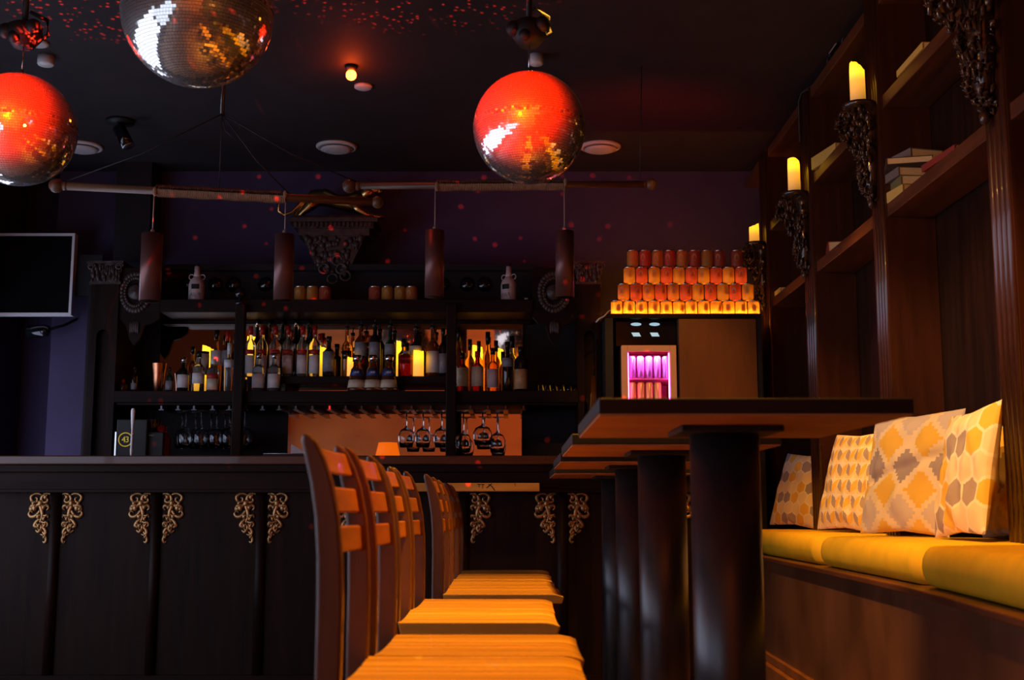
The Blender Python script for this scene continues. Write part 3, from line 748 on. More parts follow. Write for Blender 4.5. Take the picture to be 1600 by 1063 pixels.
# pale plank fixed below the counter
y_ = YF-.16
pl = thing('wooden_plank', 'pale orange-lit wooden plank edge with dark scratches below the counter', 'plank', ((XY(640, 762, y_)+XY(843, 762, y_))/2, y_+.09, ZY(768, y_)))
wpl = (XY(843, 762, y_)-XY(640, 762, y_))/2; hpl = ZY(755, y_)-ZY(768, y_)
MB().box((-wpl, -.09, 0), (wpl, .058, hpl)).build('plank_board', 'plank_wood', pl, bevel=.002)
m = MB()
def stroke(pts, r=.0018):
    m.tube([(a, -.0905, c_) for a, c_ in pts], r, 4)
x0 = XY(757, 762, y_) - pl.location.x; k_ = y_/F
stroke([(x0-9*k_, hpl*.9), (x0-8*k_, hpl*.5)]); stroke([(x0-11*k_, hpl*.85), (x0-6*k_, hpl*.8)]); stroke([(x0-3*k_, hpl*.85), (x0-3*k_, hpl*.35)]); stroke([(x0-5*k_, hpl*.85), (x0, hpl*.8)])
stroke([(x0+3*k_, hpl*.4), (x0+11*k_, hpl*.9)], .0026); stroke([(x0+6*k_, hpl*.85), (x0+12*k_, hpl*.55), (x0+16*k_, hpl*.1)], .0024); stroke([(x0+47*k_, hpl*.98), (x0+48*k_, hpl*.6)], .0016)
m.build('scratch_marks', 'black_matte', pl)

# ------------------------------------------------------------------ back bar
YB = 7.9
bb = thing('bar_shelving', 'dark carved wooden back bar with mirror, shelves, posts and side columns', 'back bar', (-1.2, 8.1, 0))
def kb(name, mb, m, **k):
    mb.v = [(v[0]+1.2, v[1]-8.1, v[2]) for v in mb.v]; return mb.build(name, m, bb, **k)
xl, xr = XY(178, 620, YB), XY(905, 620, YB)
zL1, zL0 = ZY(611, YB), ZY(629, YB); zU1, zU0 = ZY(468, YB), ZY(488, YB)
m = MB(); m.box((xl, YB, zL0), (xr, 8.30, zL1)); m.box((xl+.01, YB+.02, ZY(633, YB)), (xr-.01, 8.30, zL0)); kb('lower_shelf', m, 'back_bar_wood', bevel=.003)
m = MB(); m.box((XY(250, 480, YB), YB, zU0), (XY(832, 480, YB), 8.30, zU1)); m.box((XY(255, 480, 8.24), 8.235, ZY(507, 8.24)), (XY(828, 480, 8.24), 8.285, zU0)); kb('upper_shelf', m, 'back_bar_wood', bevel=.003)
zP = ZY(416, 8.25)
m = MB(); m.box((XY(135, 560, 8.32), 8.30, FL), (XY(940, 560, 8.32), 8.36, zP)); m.box((XY(248, 420, 8.25), 8.24, zP-.03), (XY(834, 420, 8.25), 8.37, zP+.012)); kb('back_panel', m, 'dark_paint')
for px in (373, 705):
    X = XY(px, 600, YB-.03); kb('post', MB().box((X-.033, YB-.06, .90), (X+.033, YB-.002, ZY(476, YB-.03))), 'dark_wood', bevel=.006)
m = MB(); X = XY(376, 450, YB-.03); zb_ = ZY(476, YB-.03); m.ball((X, YB-.03, zb_+.075), .038, 20, 14); m.lathe([(.034, 0), (.02, .02), (.012, .04)], 16, 0, (X, YB-.03, zb_)); kb('ball_finial', m, 'black_gloss')
zm0, zm1 = zL1+.002, ZY(504, 8.29)
kb('mirror', MB().box((XY(250, 560, 8.29), 8.288, zm0), (XY(817, 560, 8.29), 8.298, zm1)), 'mirror_glass')
kb('mirror', MB().box((XY(450, 680, 8.29), 8.288, .95), (XY(815, 680, 8.29), 8.298, ZY(640, 8.29))), 'mirror_glass')
for pa, pb in ((137, 181), (903, 939.5)):
    xa_, xb = XY(pa, 560, YB), XY(pb, 560, YB); zc_ = ZY(442, YB); w_ = xb-xa_; xm = (xa_+xb)/2
    m = MB(); za_ = ZY(512, YB)
    m.box((xa_, YB+.05, FL), (xb, 8.30, zc_)); m.box((xa_, YB, FL), (xa_+w_*.27, YB+.05, zc_)); m.box((xb-w_*.27, YB, FL), (xb, YB+.05, zc_)); m.box((xa_+w_*.27, YB, za_), (xb-w_*.27, YB+.05, zc_))
    arch = [(xa_+w_*.27, za_-.06), (xa_+w_*.27, za_+.001), (xb-w_*.27, za_+.001), (xb-w_*.27, za_-.06)] + [(xm+w_*.23*cos(a), za_-.06+w_*.26*sin(a)) for a in [pi*k/10 for k in range(0, 11)]]
    m.extrude(arch, YB, YB+.05)
    col = kb('column', m, 'dark_wood')
    m = MB(); rnd = random.Random(pa); zt_ = ZY(409, YB); hh = zt_-zc_
    m.extrude([(xa_, zc_), (xb, zc_), (xb+.02, zt_), (xa_-.02, zt_)], YB+.0, YB+.2)
    m.box((xa_-.03, YB-.03, zt_-.015), (xb+.03, YB+.22, zt_)); m.box((xa_-.012, YB-.012, zc_-.01), (xb+.012, YB+.2, zc_+.008))
    for k in range(60): m.ball((rnd.uniform(xa_, xb), YB-.003, rnd.uniform(zc_+.01, zt_-.02)), rnd.uniform(.008, .02), 7, 5, 0, (.6, .8, 1.6))
    for sg_ in (-1, 1):
        m.tube([(xm+sg_*(w_*.5+.0)+.026*cos(a)*(1-a/14), YB-.015, zt_-.035+.026*sin(a)*(1-a/14)) for a in [k*.5 for k in range(20)]], .007, 6)
    kb('capital', m, 'dull_carving')
for pa, pb, cxp in ((186, 250, 212), (832, 904, 866)):
    xa_, xb, xm = XY(pa, 470, YB+.02), XY(pb, 470, YB+.02), XY(cxp, 470, YB+.02)
    m = MB(); zt_, zb_ = ZY(418, YB), ZY(500, YB)
    poly = [(xa_, zt_), (xb, zt_), (xb, zb_+.02), (xb-.05, zb_-.02), (xm+.06, zb_-.035), (xm+.03, zb_-.13), (xm, zb_-.17), (xm-.03, zb_-.13), (xm-.06, zb_-.035), (xa_+.04, zb_-.02), (xa_, zb_+.02)]
    m.extrude(poly, YB+.02, YB+.05); kb('side_panel', m, 'back_bar_wood')
    m = MB(); rnd = random.Random(pb); zc_ = ZY(456, YB)
    for k in range(30):
        a = 2*pi*k/30; m.ball((xm+.095*cos(a), YB+.015, zc_+.125*sin(a)), .020, 7, 5, 0, (1, .6, 1)); m.ball((xm+.07*cos(a+.1), YB+.012, zc_+.095*sin(a+.1)), .013, 7, 5)
    m.lathe([(0, -.02), (.045, -.01), (.06, 0)], 20, 0, (xm, YB+.015, zc_), axis='Y'); kb('carved_wreath', m, 'dull_carving')
    m = MB(); zb2 = ZY(505, YB)
    for k in range(-2, 3): m.ball((xm+.012*k, YB+.015, zb2-.02-.004*abs(k)), .013, 8, 6, 0, (.7, .6, 3.2))
    kb('carved_drop', m, 'dull_carving')
# rosettes on the panel over the upper shelf
for px in (290, 333, 362, 412, 690, 730, 757):
    m = MB(); X = XY(px, 440, 8.24); m.lathe([(0, -.022), (.03, -.018), (.05, -.006), (.055, 0)], 18, 0, (X, 8.30, ZY(442, 8.24)), axis='Y'); kb('rosette', m, 'black_gloss')
# crest over the middle
xa_, xb = XY(455, 360, 8.3), XY(592, 360, 8.3); xm = (xa_+xb)/2; zt_ = ZY(345, 8.3)
m = MB(); m.box((xa_, 8.20, zt_-.03), (xb, 8.50, zt_)); m.box((xa_+.03, 8.22, zt_-.07), (xb-.03, 8.5, zt_-.03)); m.box((xa_+.06, 8.24, zt_-.12), (xb-.06, 8.5, zt_-.07))
for k in range(18): m.box((xa_+.04+k*(xb-xa_-.1)/17, 8.20, zt_-.065), (xa_+.055+k*(xb-xa_-.1)/17, 8.23, zt_-.035))
m.extrude([(xm-.22, zt_-.12), (xm+.22, zt_-.12), (xm+.12, ZY(420, 8.3)), (xm, ZY(432, 8.3)), (xm-.12, ZY(420, 8.3))], 8.25, 8.40)
rnd = random.Random(11)
for k in range(90):
    t = rnd.random(); z = zt_-.13-.26*t; m.ball((xm+rnd.uniform(-.2, .2)*(1-.6*t), 8.245, z), rnd.uniform(.01, .025), 7, 5, 0, (1, .7, 1.2))
for a, c_ in ((-.06, 0), (.06, 0), (0, -.07), (.03, .06), (.09, -.05)):
    m.tube([(xm+a+.035*cos(q), 8.235, zt_-.36+c_+.035*sin(q)) for q in [2*pi*k/14 for k in range(15)]], .01, 6)
kb('carved_crest', m, 'dull_carving')
# base cupboards behind the counter
kb('base_cupboard', MB().box((xl, 7.75, FL), (xr, 8.30, .92)), 'dark_wood')
kb('work_surface', MB().box((xl-.01, 7.70, .92), (xr+.01, 8.29, .949)), 'back_bar_wood', bevel=.004)
# rails that hold the stemware
m = MB()
for px in [252, 278, 303, 332, 358, 384, 410, 436, 462, 488, 515, 540, 565, 590, 617, 643, 673, 700, 735, 762, 790, 818]:
    X = XY(px, 636, YB+.03); m.box((X-.006, YB+.03, zL0-.045), (X+.006, 8.25, zL0-.02)); m.box((X-.016, YB+.03, zL0-.049), (X+.016, 8.25, zL0-.043))
kb('stemware_rails', m, 'chrome_dark')
# riser step on the lower shelf
zRi = ZY(588, 8.06)
ri = thing('bottle_riser', 'narrow dark wooden step raising the back row of bottles', 'riser', (XY(545, 590, 8.14), 8.15, zL1+.001))
hw = (XY(698, 590, 8.1)-XY(386, 590, 8.1))/2; hr = zRi-zL1-.001
MB().box((-hw, -.09, hr-.05), (hw, .13, hr)).build('step_board', 'back_bar_wood', ri, bevel=.003)
for sx_ in (-hw, -.42, .3, hw-.02): MB().box((sx_, -.06, 0), (sx_+.02, .12, hr-.05)).build('support', 'dark_wood', ri)

# ------------------------------------------------------------------ bottles
def bottle(kind, h, r, glass, cap='cap_black', label=None, lz=(.15, .55), neck=.30, capf=.14, band=None, square=False, nr=None, spout=False, shoulder=.12, flare=0):
    """one bottle with its cap and label as parts"""
    t = thing(kind, '-', 'bottle')
    nr = nr or r*.36; hb = h*(1-neck-shoulder)
    if flare: prof = [(r*.9, 0), (r, .004), (r*.98, h*.08), (r*.62, h*.62), (r*.42, h*.70), (nr, h*.76), (nr, h)]
    else: prof = [(r*.88, 0), (r, .006), (r, hb), (r*.93, hb+h*shoulder*.35), (r*.62, hb+h*shoulder*.8), (nr, hb+h*shoulder*1.15), (nr*.92, h*.93), (nr, h)]
    seg = 4 if square else 20
    m = MB()
    if square: m.M = Matrix.Rotation(pi/4, 4, 'Z') ; prof = [(a*1.25, z) if a > nr*1.5 else (a, z) for a, z in prof]
    m.lathe(prof, seg, 0, smooth=not square); m.build('glass_body', glass, t, bevel=.004 if square else 0)
    ch = h*capf
    m = MB()
    if spout:
        m.cyl(nr*1.15, h*.99-ch*.3, h+.004, 12); m.tube([(0, 0, h), (0, -.003, h+.02), (.006, -.012, h+.045)], [.006, .004, .003], 6)
    else: m.cyl(nr*1.22, h-ch, h+.003, 16)
    m.build('cap', cap, t)
    if label:
        la, lb_ = lz
        m = MB()
        def wrap(ra, za, zb2, mi=0):
            a0, a1, n = -pi/2-1.25, -pi/2+1.25, 12
            vs = []; fs = []
            def rad(z):
                if not flare: return ra*1.015
                u = z/h; return ra*(1.0-.38*min(1, max(0, u-.08)/.54))*1.02
            for i in range(n+1):
                a = a0+(a1-a0)*i/n
                for z in (za, zb2): vs.append((rad(z)*cos(a), rad(z)*sin(a), z))
            for i in range(n): fs.append((2*i, 2*i+2, 2*i+3, 2*i+1))
            m.add(vs, fs, mi, True)
        if square:
            q = r*1.25*.7071+.0008; m.box((-q*.85, -q-.0008, h*la), (q*.85, -q, h*lb_))
            if band: m.box((-q*.85, -q-.0012, h*band[1]), (q*.85, -q, h*band[2]), 1)
        else:
            wrap(r, h*la, h*lb_)
            if band: wrap(r*1.003, h*band[1], h*band[2], 1)
        o = m.build('label', [label]+([band[0]] if band else []), t, flipcheck=False)
        if not square: md = o.modifiers.new('solid', 'SOLIDIFY'); md.thickness = .0006
    return t
def put(t, px, base_py, Y, z, label, group, rz=0.0):
    p = PY(px, base_py, Y); t.location = (p.x, Y, z); t.rotation_euler = (0, 0, rz); t['label'] = label; t['group'] = group
    return t
S = 8.05/F; zf_ = zL1+.001; zr_ = zRi+.001
G1 = 'bottles on the lower shelf'; G2 = 'bottles on the raised step'
vod = bottle('liquor_bottle', 82*S*.985, 8.6*S, 'liquid_clear', 'cap_red', 'label_white', (.06, .42), .26, .17, ('label_red', .44, .53), shoulder=.14)
for k, px in enumerate((390, 408.5, 429, 449, 471.6, 490.7)):
    t = vod if k == 0 else copy_tree(vod)
    put(t, px, 583, 8.12, zr_, 'clear bottle with red band and red cap, %s from the left of six alike' % ORD[k], G2, random.uniform(-.15, .15))
def one(px, top, base, wpx, Y, z, lt_, grp_, py=590, **k):
    Sx = Y/F; h = (base-top)*Sx*.985
    t = bottle('liquor_bottle', h, wpx/2*Sx, **k); return put(t, px, py, Y, z, lt_, grp_, random.uniform(-.1, .1))
fy = 8.0
# left bay, front row
one(193, 590, 610, 13, fy, zf_, 'tiny amber flask at the left end of the lower shelf', G1, glass='liquid_brown', cap='cap_red', capf=.3)
one(210, 569, 610, 10, fy, zf_, 'slender dark bottle beside the tiny flask', G1, glass='glass_dark', cap='cap_black', label='label_grey', lz=(.1, .35))
one(265, 571, 610, 12, fy, zf_, 'small dark bottle with grey-green label right of the copper shaker', G1, glass='glass_green', label='label_grey', lz=(.08, .45))
one(286, 555, 610, 18, fy, zf_, 'dark wine-shaped bottle with white label in the left bay', G1, glass='glass_dark', label='label_white', lz=(.12, .50), cap='silver')
one(310, 545, 610, 19, fy, zf_, 'clear bottle with white label left of the red-labelled one', G1, glass='liquid_clear', label='label_white', lz=(.20, .46), cap='cap_black')
one(333, 558, 610, 20, fy, zf_, 'round-shouldered bottle with a red and cream label', G1, glass='liquid_clear', label='label_cream', lz=(.06, .40), band=('label_red', .40, .55), cap='white_plastic', neck=.22)
one(357, 532, 610, 15, fy, zf_, 'slim ribbed clear bottle with white cap and white collar label, left of the post', G1, glass='liquid_clear', label='label_white', lz=(.50, .66), cap='white_plastic', capf=.22)
# left bay, back row
by = 8.16
one(300, 532, 608, 15, by, zf_, 'dark-capped bottle behind the wine-shaped bottle', G1, glass='liquid_brown', cap='cap_black')
one(316, 540, 608, 20, by, zf_, 'broad bottle with tall cream label under the left candle glow', G1, glass='liquid_clear', label='label_cream', lz=(.45, .95), neck=.05, shoulder=.02, nr=8*S)
one(337, 505, 608, 18, by, zf_, 'tall bottle with a white-striped label and long dark neck in the left bay', G1, glass='liquid_brown', label='label_white', lz=(.45, .68), cap='cap_black')
one(354, 508, 608, 17, by, zf_, 'tall dark bottle with grey label behind the slim ribbed bottle', G1, glass='glass_dark', label='label_grey', lz=(.45, .70), cap='cap_red')
one(366, 512, 608, 15, by, zf_, 'dark bottle partly hidden behind the left post', G1, glass='glass_dark', cap='cap_black')
# second bay front: two whiskies
for k, px in enumerate((404, 428)):
    one(px, 548, 610, 20, fy, zf_, 'clear bottle with plain white label in front of the step, %s of two' % ('left', 'right')[k], G1, glass='liquid_clear', label='label_white', lz=(.10, .46), cap='silver')
# tall dark ones behind the red-banded six
for k, px in enumerate((400, 420, 440, 461, 481)):
    one(px, 490, 583, 15, 8.22, zr_, 'dark tall bottle behind the six red-banded bottles, %s from the left' % ORD[k], G2, glass=('glass_dark', 'liquid_brown', 'glass_green', 'glass_dark', 'glass_green')[k], cap=('silver', 'cap_black', 'cap_black', 'silver', 'cap_black')[k], capf=.1)
one(499, 512, 583, 15, 8.20, zr_, 'red-necked bottle right of the six red-banded bottles', G2, glass='liquid_clear', cap='cap_red')
one(513, 520, 584, 19, 8.10, zr_, 'black bottle with white print right of the glowing candle', G2, glass='glass_dark', label='label_grey', lz=(.12, .62), cap='cap_black')
one(541, 503, 584, 17, 8.14, zr_, 'amber bottle with dark label and pourer', G2, glass='liquid_amber', label='glass_dark', lz=(.35, .52), cap='cap_black', spout=True)
one(563, 500, 584, 20, 8.14, zr_, 'broad dark bottle with grey label and a red stripe', G2, glass='liquid_brown', label='label_grey', lz=(.40, .66), band=('label_red', .24, .36), cap='cap_black', spout=True, neck=.22)
one(585, 497, 584, 19, 8.14, zr_, 'dark round bottle with grey front label and pourer', G2, glass='glass_dark', label='label_grey', lz=(.34, .64), cap='cap_black', spout=True, neck=.22)
one(609, 499, 584, 18, 8.14, zr_, 'green-black bottle with a pale label, above the rightmost tapered bottle', G2, glass='glass_green', label='label_grey', lz=(.42, .62), cap='cap_black', spout=True)
one(630, 522, 584, 17, 8.18, zr_, 'amber bottle with black cap left of the black bottle with cream label', G2, glass='liquid_amber', label='label_orange', lz=(.35, .60), cap='cap_black', capf=.2)
one(634, 545, 585, 24, 8.08, zr_, 'squat red bottle with a round grey stopper left of the front candle', G2, glass='liquid_red', cap='label_grey', neck=.10, capf=.22, label='label_red', lz=(.62, .72))
one(650, 503, 584, 22, 8.16, zr_, 'big black bottle with cream label behind the front candle', G2, glass='glass_dark', label='label_cream', lz=(.38, .62), cap='cap_black', spout=True)
one(676, 502, 584, 22, 8.14, zr_, 'amber-shouldered bottle with grey-white label right of the front candle', G2, glass='liquid_brown', label='label_white', lz=(.08, .50), cap='cap_black', spout=True)
one(692, 506, 584, 16, 8.14, zr_, 'dark bottle with pale label just left of the right post', G2, glass='glass_dark', label='label_grey', lz=(.08, .48), cap='cap_black')
# three tapered bottles
tap = bottle('tapered_bottle', 57*fy/F, 15*fy/F, 'liquid_brown', 'chrome', 'label_cream', (.10, .32), flare=1, capf=.17, nr=6*fy/F, band=('label_blue', .42, .62))
tw = text('lettering', '1800', .020, (0, -13*fy/F*.9, 57*fy/F*.52), 'label_white', tap, (pi/2-.18, 0, 0))
m = MB(); m.box((-.028, -.0635, .082), (.026, -.058, .100)); 
for k, px in enumerate((557.5, 582.5, 607.5)):
    t = tap if k == 0 else copy_tree(tap)
    put(t, px, 600, fy-.02, zf_, 'tapered dark bottle with blue and cream labels and steel cap, %s of three' % ('left', 'middle', 'right')[k], 'three tapered bottles', 0)
# right bay, front row
RB = [(723, 548, 19, 'liquid_red', 'label_cream', 'cap_black', 'dark red bottle with cream label nearest the right post'), (746, 545, 19, 'liquid_red', 'label_cream', 'cap_red', 'bright red bottle with cream label, second from the right post'),
      (770, 540, 18, 'liquid_amber', 'label_pink', 'cap_black', 'bottle with pinkish-white label in the right bay'), (793, 530, 18, 'glass_dark', 'label_grey', 'cap_black', 'dark bottle with grey collar label left of the orange-labelled one'),
      (814, 538, 22, 'glass_dark', 'label_orange', 'cap_black', 'wide dark bottle with orange label at the right end of the bottles')]
for px, top, w_, g, lb, cp, lt in RB:
    lz = (.14, .62) if px < 760 else ((.10, .52) if px == 770 else ((.50, .68) if px == 793 else (.06, .50)))
    one(px, top, 610, w_, fy, zf_, lt, G1, glass=g, label=lb, lz=lz, cap=cp, neck=.2 if px == 814 else .3)
for px, top, w_, g, cp, lt in [(716, 500, 15, 'liquid_brown', 'cap_black', 'tall brown bottle close behind the right post'), (734, 520, 15, 'liquid_amber', 'cap_black', 'amber bottle in the back row, first right of the post'),
        (748, 523, 14, 'liquid_amber', 'cap_black', 'glowing amber bottle in front of the right candle'), (762, 508, 17, 'liquid_amber', 'cap_black', 'tall amber bottle under the black pourer'),
        (775, 522, 15, 'liquid_amber', 'cap_black', 'amber bottle with black cap between the right candles'), (786, 540, 16, 'liquid_amber', 'cap_black', 'short amber bottle beside the rightmost candle'),
        (800, 515, 18, 'liquid_clear', 'cap_black', 'clear bottle with black cap behind the grey-collared one')]:
    one(px, top, 608, w_, by, zf_, lt, G1, glass=g, cap=cp, capf=.2)

# candles among the bottles
for px, top, base, w_, Y, z, lb in ((395, 515, 583, 20, 8.25, zr_, 'glowing candle behind the leftmost red-capped clear bottles'), (506, 533, 583, 16, 8.24, zr_, 'glowing candle behind the black bottle with white print'),
        (549, 560, 590, 13, 8.075, zr_, 'short pale candle left of the tapered bottles'), (624, 522, 583, 10, 8.25, zr_, 'slim glowing candle behind the squat red bottle'),
        (654, 547, 588, 17, 8.07, zr_, 'bright pillar candle standing in front on the step'), (322, 528, 608, 13, 8.24, zf_, 'glowing candle in the left bay behind the broad bottle'),
        (746, 528, 608, 17, 8.24, zf_, 'glowing candle in the right bay behind the amber bottles'), (781, 532, 608, 12, 8.24, zf_, 'rightmost glowing candle on the lower shelf')):
    h = (base-top)*Y/F; m = candle_mesh(w_/2*Y/F, h, .05, int(px)); o = m.build('pillar_candle', flame_candle(h) if False else 'candle_shelf', None, (XY(px, 560, Y), Y, z))
    tag(o, lb, 'candle', 'candles among the bottles')
# copper shaker, tumblers
p = PY(247, 600, fy)
sh = MB().lathe([(.030, 0), (.034, .004), (.042, .12), (.052, .19), (.053, .195), (.049, .19), (.038, .12), (.0, .02)], 28).build('metal_vase', 'copper', None, (p.x, fy, zf_))
tag(sh, 'copper mixing cup widening towards its rim, at the left of the lower shelf', 'cup')
tum = None
for k, px in enumerate((846, 857, 867, 878, 889, 899)):
    if tum is None: tum = MB().lathe([(.019, 0), (.022, .003), (.024, .05), (.0225, .05), (.020, .006), (0, .005)], 18).build('shot_glass', 'glass'); o = tum
    else: o = tum.copy(); COL.objects.link(o)
    o.location = (XY(px, 600, fy+.02), fy+.02 + .02*(k % 2), zf_)
    tag(o, 'small clear shot glass, %s from the left on the lower shelf' % ORD[k], 'glass', 'shot glasses on the lower shelf')

# ceramic jug bottles on the upper shelf
def jug(px, yaw, label):
    t = thing('ceramic_jug', label, 'bottle', (XY(px, 460, 8.03), 8.03, zU1+.001), yaw, 'pale ceramic jugs')
    k_ = 8.03/F
    MB().lathe([(11.5*k_, 0), (12.5*k_, 2*k_), (12.5*k_, 28*k_), (11*k_, 34*k_), (7*k_, 39*k_), (5.2*k_, 41*k_)], 24).build('jug_body', 'ceramic', t)
    jn_ = MB().lathe([(5.2*k_, 40*k_), (5*k_, 47*k_), (4.4*k_, 48*k_), (4.4*k_, 58*k_), (0, 58.5*k_)], 20).build('jug_neck', 'ceramic', t)
    MB().cyl(3.6*k_, 58*k_, 61*k_, 16).build('stopper', 'cap_black', jn_)
    for sg_ in (-1, 1):
        MB().tube([(sg_*(8.6+4*cos(a))*k_, 0, (41+4.2*sin(a))*k_) for a in [2*pi*q/14 for q in range(15)]], .9*k_, 6).build('handle', 'ceramic', t)
    m = MB(); n = 8; vs = []; fs = []
    for i in range(n+1):
        a = -pi/2-.5+1.0*i/n
        for z in (20, 28): vs.append((12.7*k_*cos(a), 12.7*k_*sin(a), z*k_))
    for i in range(n): fs.append((2*i, 2*i+2, 2*i+3, 2*i+1))
    m.add(vs, fs, 0, True).build('label', 'label_grey' if False else 'cap_black', t, flipcheck=False)
    m = MB()
    for s_ in (-1, 1):
        for q in range(3): m.tube([((-9+q*7)*k_*s_, -sqrt(max(0, 12.7**2-(9-q*7)**2))*k_, (4+q*3)*k_), ((-4+q*5)*k_*s_, -sqrt(max(0, 12.8**2-(4-q*5)**2))*k_, 14*k_), ((1+q*3)*k_*s_, -12.7*k_, 8*k_)], .35*k_, 4)
    m.build('drawn_lines', 'label_grey', t)
jug(307, .05, 'pale ceramic jug with two ring handles, left one on the upper shelf')
jug(795, -.45, 'pale ceramic jug turned sideways, right one on the upper shelf')
sb = tag(MB().box((-.012, -.01, 0), (.012, .01, .026)).build('small_box', 'white_plastic', None, (XY(822, 463, 8.0), 8.0, zU1+.001), bevel=.002), 'tiny white box at the right end of the upper shelf', 'box')
# jars
def make_jar(mname, k_, lit=None):
    t = thing('preserve_jar', '-', 'jar')
    r = 9.1*k_
    MB().lathe([(r*.86, .0), (r*.9, 1*k_), (r*.90, 2.4*k_), (r*.98, 3.2*k_), (r, 4*k_), (r, 23*k_), (r*.9, 24.6*k_)], 20).build('jar_body', mname, t)
    MB().lathe([(r*.88, 24.6*k_), (r*.92, 25*k_), (r*.92, 26.8*k_), (r*.80, 27*k_), (r*.78, 26.2*k_), (0, 26.1*k_)], 20).build('rim', 'silver', t)
    if lit: MB().ball((0, 0, 5.5*k_), .0085, 8, 6, 0, (1, 1, .7)).build('jar_glow', lit, t)  # added glowing ball that brightens the jar from inside
    m = MB(); vs = []; fs = []; n = 12
    for i in range(n):
        a = 2*pi*i/n; x, z = .42*r*1.0*cos(a)/r, 14*k_+6*k_*sin(a); vs.append((r*1.01*sin(x), -r*1.01*cos(x), z))
    m.add(vs, [tuple(range(n))]).build('paper_label', 'jar_label', t, flipcheck=False)
    return t
YJ = 7.78; kj = YJ/F*1.0
proto = {c_: None for c_ in ('jar_yellow', 'jar_red', 'jar_orange')}
def jar(cname, loc, label, group, k_=kj, lit=None):
    key = (cname, round(k_, 5), lit)
    if proto.get(key) is None: proto[key] = make_jar(cname, k_, lit); t = proto[key]
    else: t = copy_tree(proto[key])
    t.location = loc; t.rotation_euler = (0, 0, random.uniform(-.6, .6)); t['label'] = label; t['group'] = group; return t
zJ = ZY(490, 7.62)+.001
col_word = {'jar_yellow': 'yellow', 'jar_red': 'red', 'jar_orange': 'orange'}
rowname = ['bottom row', 'second lowest row', 'third lowest row', 'top row']
seq = [['jar_orange']*12,
       ['jar_orange', 'jar_red', 'jar_orange', 'jar_red', 'jar_orange', 'jar_red', 'jar_yellow', 'jar_red', 'jar_yellow', 'jar_red', 'jar_yellow'],
       ['jar_yellow', 'jar_red', 'jar_yellow', 'jar_red', 'jar_yellow', 'jar_red', 'jar_yellow', 'jar_red', 'jar_yellow', 'jar_red'],
       ['jar_yellow', 'jar_red', 'jar_yellow', 'jar_red', 'jar_yellow', 'jar_red', 'jar_yellow', 'jar_red', 'jar_red']]
x0s = [963.5, 974.5, 984, 989.5]; cnt = [12, 11, 10, 9]
for r_ in range(4):
    for k in range(cnt[r_]):
        px = x0s[r_] + 19.45*k + (8 if r_ == 3 and k == 8 else 0)
        cn = seq[r_][k]
        jar(cn, (XY(px, 480, YJ), YJ + random.uniform(-.004, .004), zJ + r_*27.05*kj), '%s preserve jar, %s from the left in the %s of the jar pyramid' % (col_word[cn], ORD[k], rowname[r_]), 'jars of the pyramid', lit=('jar_glow', 'jar_glow_dim', 'jar_glow_dim', None)[r_])
# jars on the upper shelf
k8 = 8.05/F
for k, (px, cn) in enumerate(((468.5, 'jar_yellow'), (488, 'jar_yellow'), (507.5, 'jar_red'))):
    jar(cn, (XY(px, 460, 8.05), 8.05, zU1+.001), '%s preserve jar, %s of the three on the left of the upper shelf' % (col_word[cn], ('left', 'middle', 'right')[k]), 'jars on the upper shelf', k8)
for k, (px, cn) in enumerate(((585, 'jar_red'), (605, 'jar_yellow'), (625, 'jar_yellow'), (643, 'jar_orange'))):
    jar(cn, (XY(px, 460, 8.05), 8.05, zU1+.001), '%s preserve jar, %s from the left of the four on the upper shelf' % (col_word[cn], ORD[k]), 'jars on the upper shelf', k8)

# ------------------------------------------------------------------ cabinet with fridge, under the pyramid
YC = 7.6; xa_, xb = XY(946, 550, YC), XY(1191, 550, YC); zt_ = ZY(490, YC); xd = XY(1060, 550, YC)
cab = thing('cabinet', 'dark tall cabinet with an open niche and plain brown door, carrying the jar pyramid', 'cabinet', ((xa_+xb)/2, 7.85, 0))
def cc(name, mb, m, **k):
    mb.v = [(v[0]-(xa_+xb)/2, v[1]-7.85, v[2]) for v in mb.v]; return mb.build(name, m, cab, **k)
cc('top_board', MB().box((xa_, YC, zt_-.03), (xb, 8.1, zt_)), 'dark_wood', bevel=.003)
m = MB(); m.box((xa_, YC, FL), (xa_+.05, 8.1, zt_-.03)); m.box((xb-.03, YC, FL), (xb, 8.1, zt_-.03)); m.box((xd, YC+.02, FL), (xd+.02, 8.1, zt_-.03)); m.box((xa_, 8.08, FL), (xb, 8.1, zt_-.03)); cc('carcass', m, 'black_matte')
cc('door', MB().box((xd+.005, YC-.005, .1), (xb-.035, YC+.018, zt_-.035)), 'plain_wood', bevel=.003)
zfs = ZY(640, YC+.02)
cc('niche_shelf', MB().box((xa_+.05, YC+.02, zfs-.03), (xd, 8.08, zfs)), 'black_matte')
# the fridge
xf0, xf1 = XY(971, 580, YC), XY(1057, 580, YC); zft = ZY(540, YC); xm = (xf0+xf1)/2; wf = (xf1-xf0)/2
fr = thing('drinks_fridge', 'small pale drinks fridge glowing pink inside, in the niche of the cabinet', 'fridge', (xm, YC+.25, zfs+.001))
hf = zft-zfs-.001; e_ = 10*YC/F
m = MB(); m.box((-wf, -.24, 0), (-wf+.006, .2, hf)); m.box((wf-.006, -.24, 0), (wf, .2, hf)); m.box((-wf, -.24, hf-.006), (wf, .2, hf)); m.box((-wf, -.24, 0), (wf, .2, .006)); m.box((-wf, .19, 0), (wf, .2, hf)); m.build('housing', 'fridge_body', fr)
m = MB(); m.box((-wf, -.262, 0), (-wf+e_, -.242, hf)); m.box((wf-e_, -.262, 0), (wf, -.242, hf)); m.box((-wf+e_, -.262, hf-e_), (wf-e_, -.242, hf)); m.box((-wf+e_, -.262, 0), (wf-e_, -.242, .02)); m.build('door_frame', 'fridge_body', fr, bevel=.003)
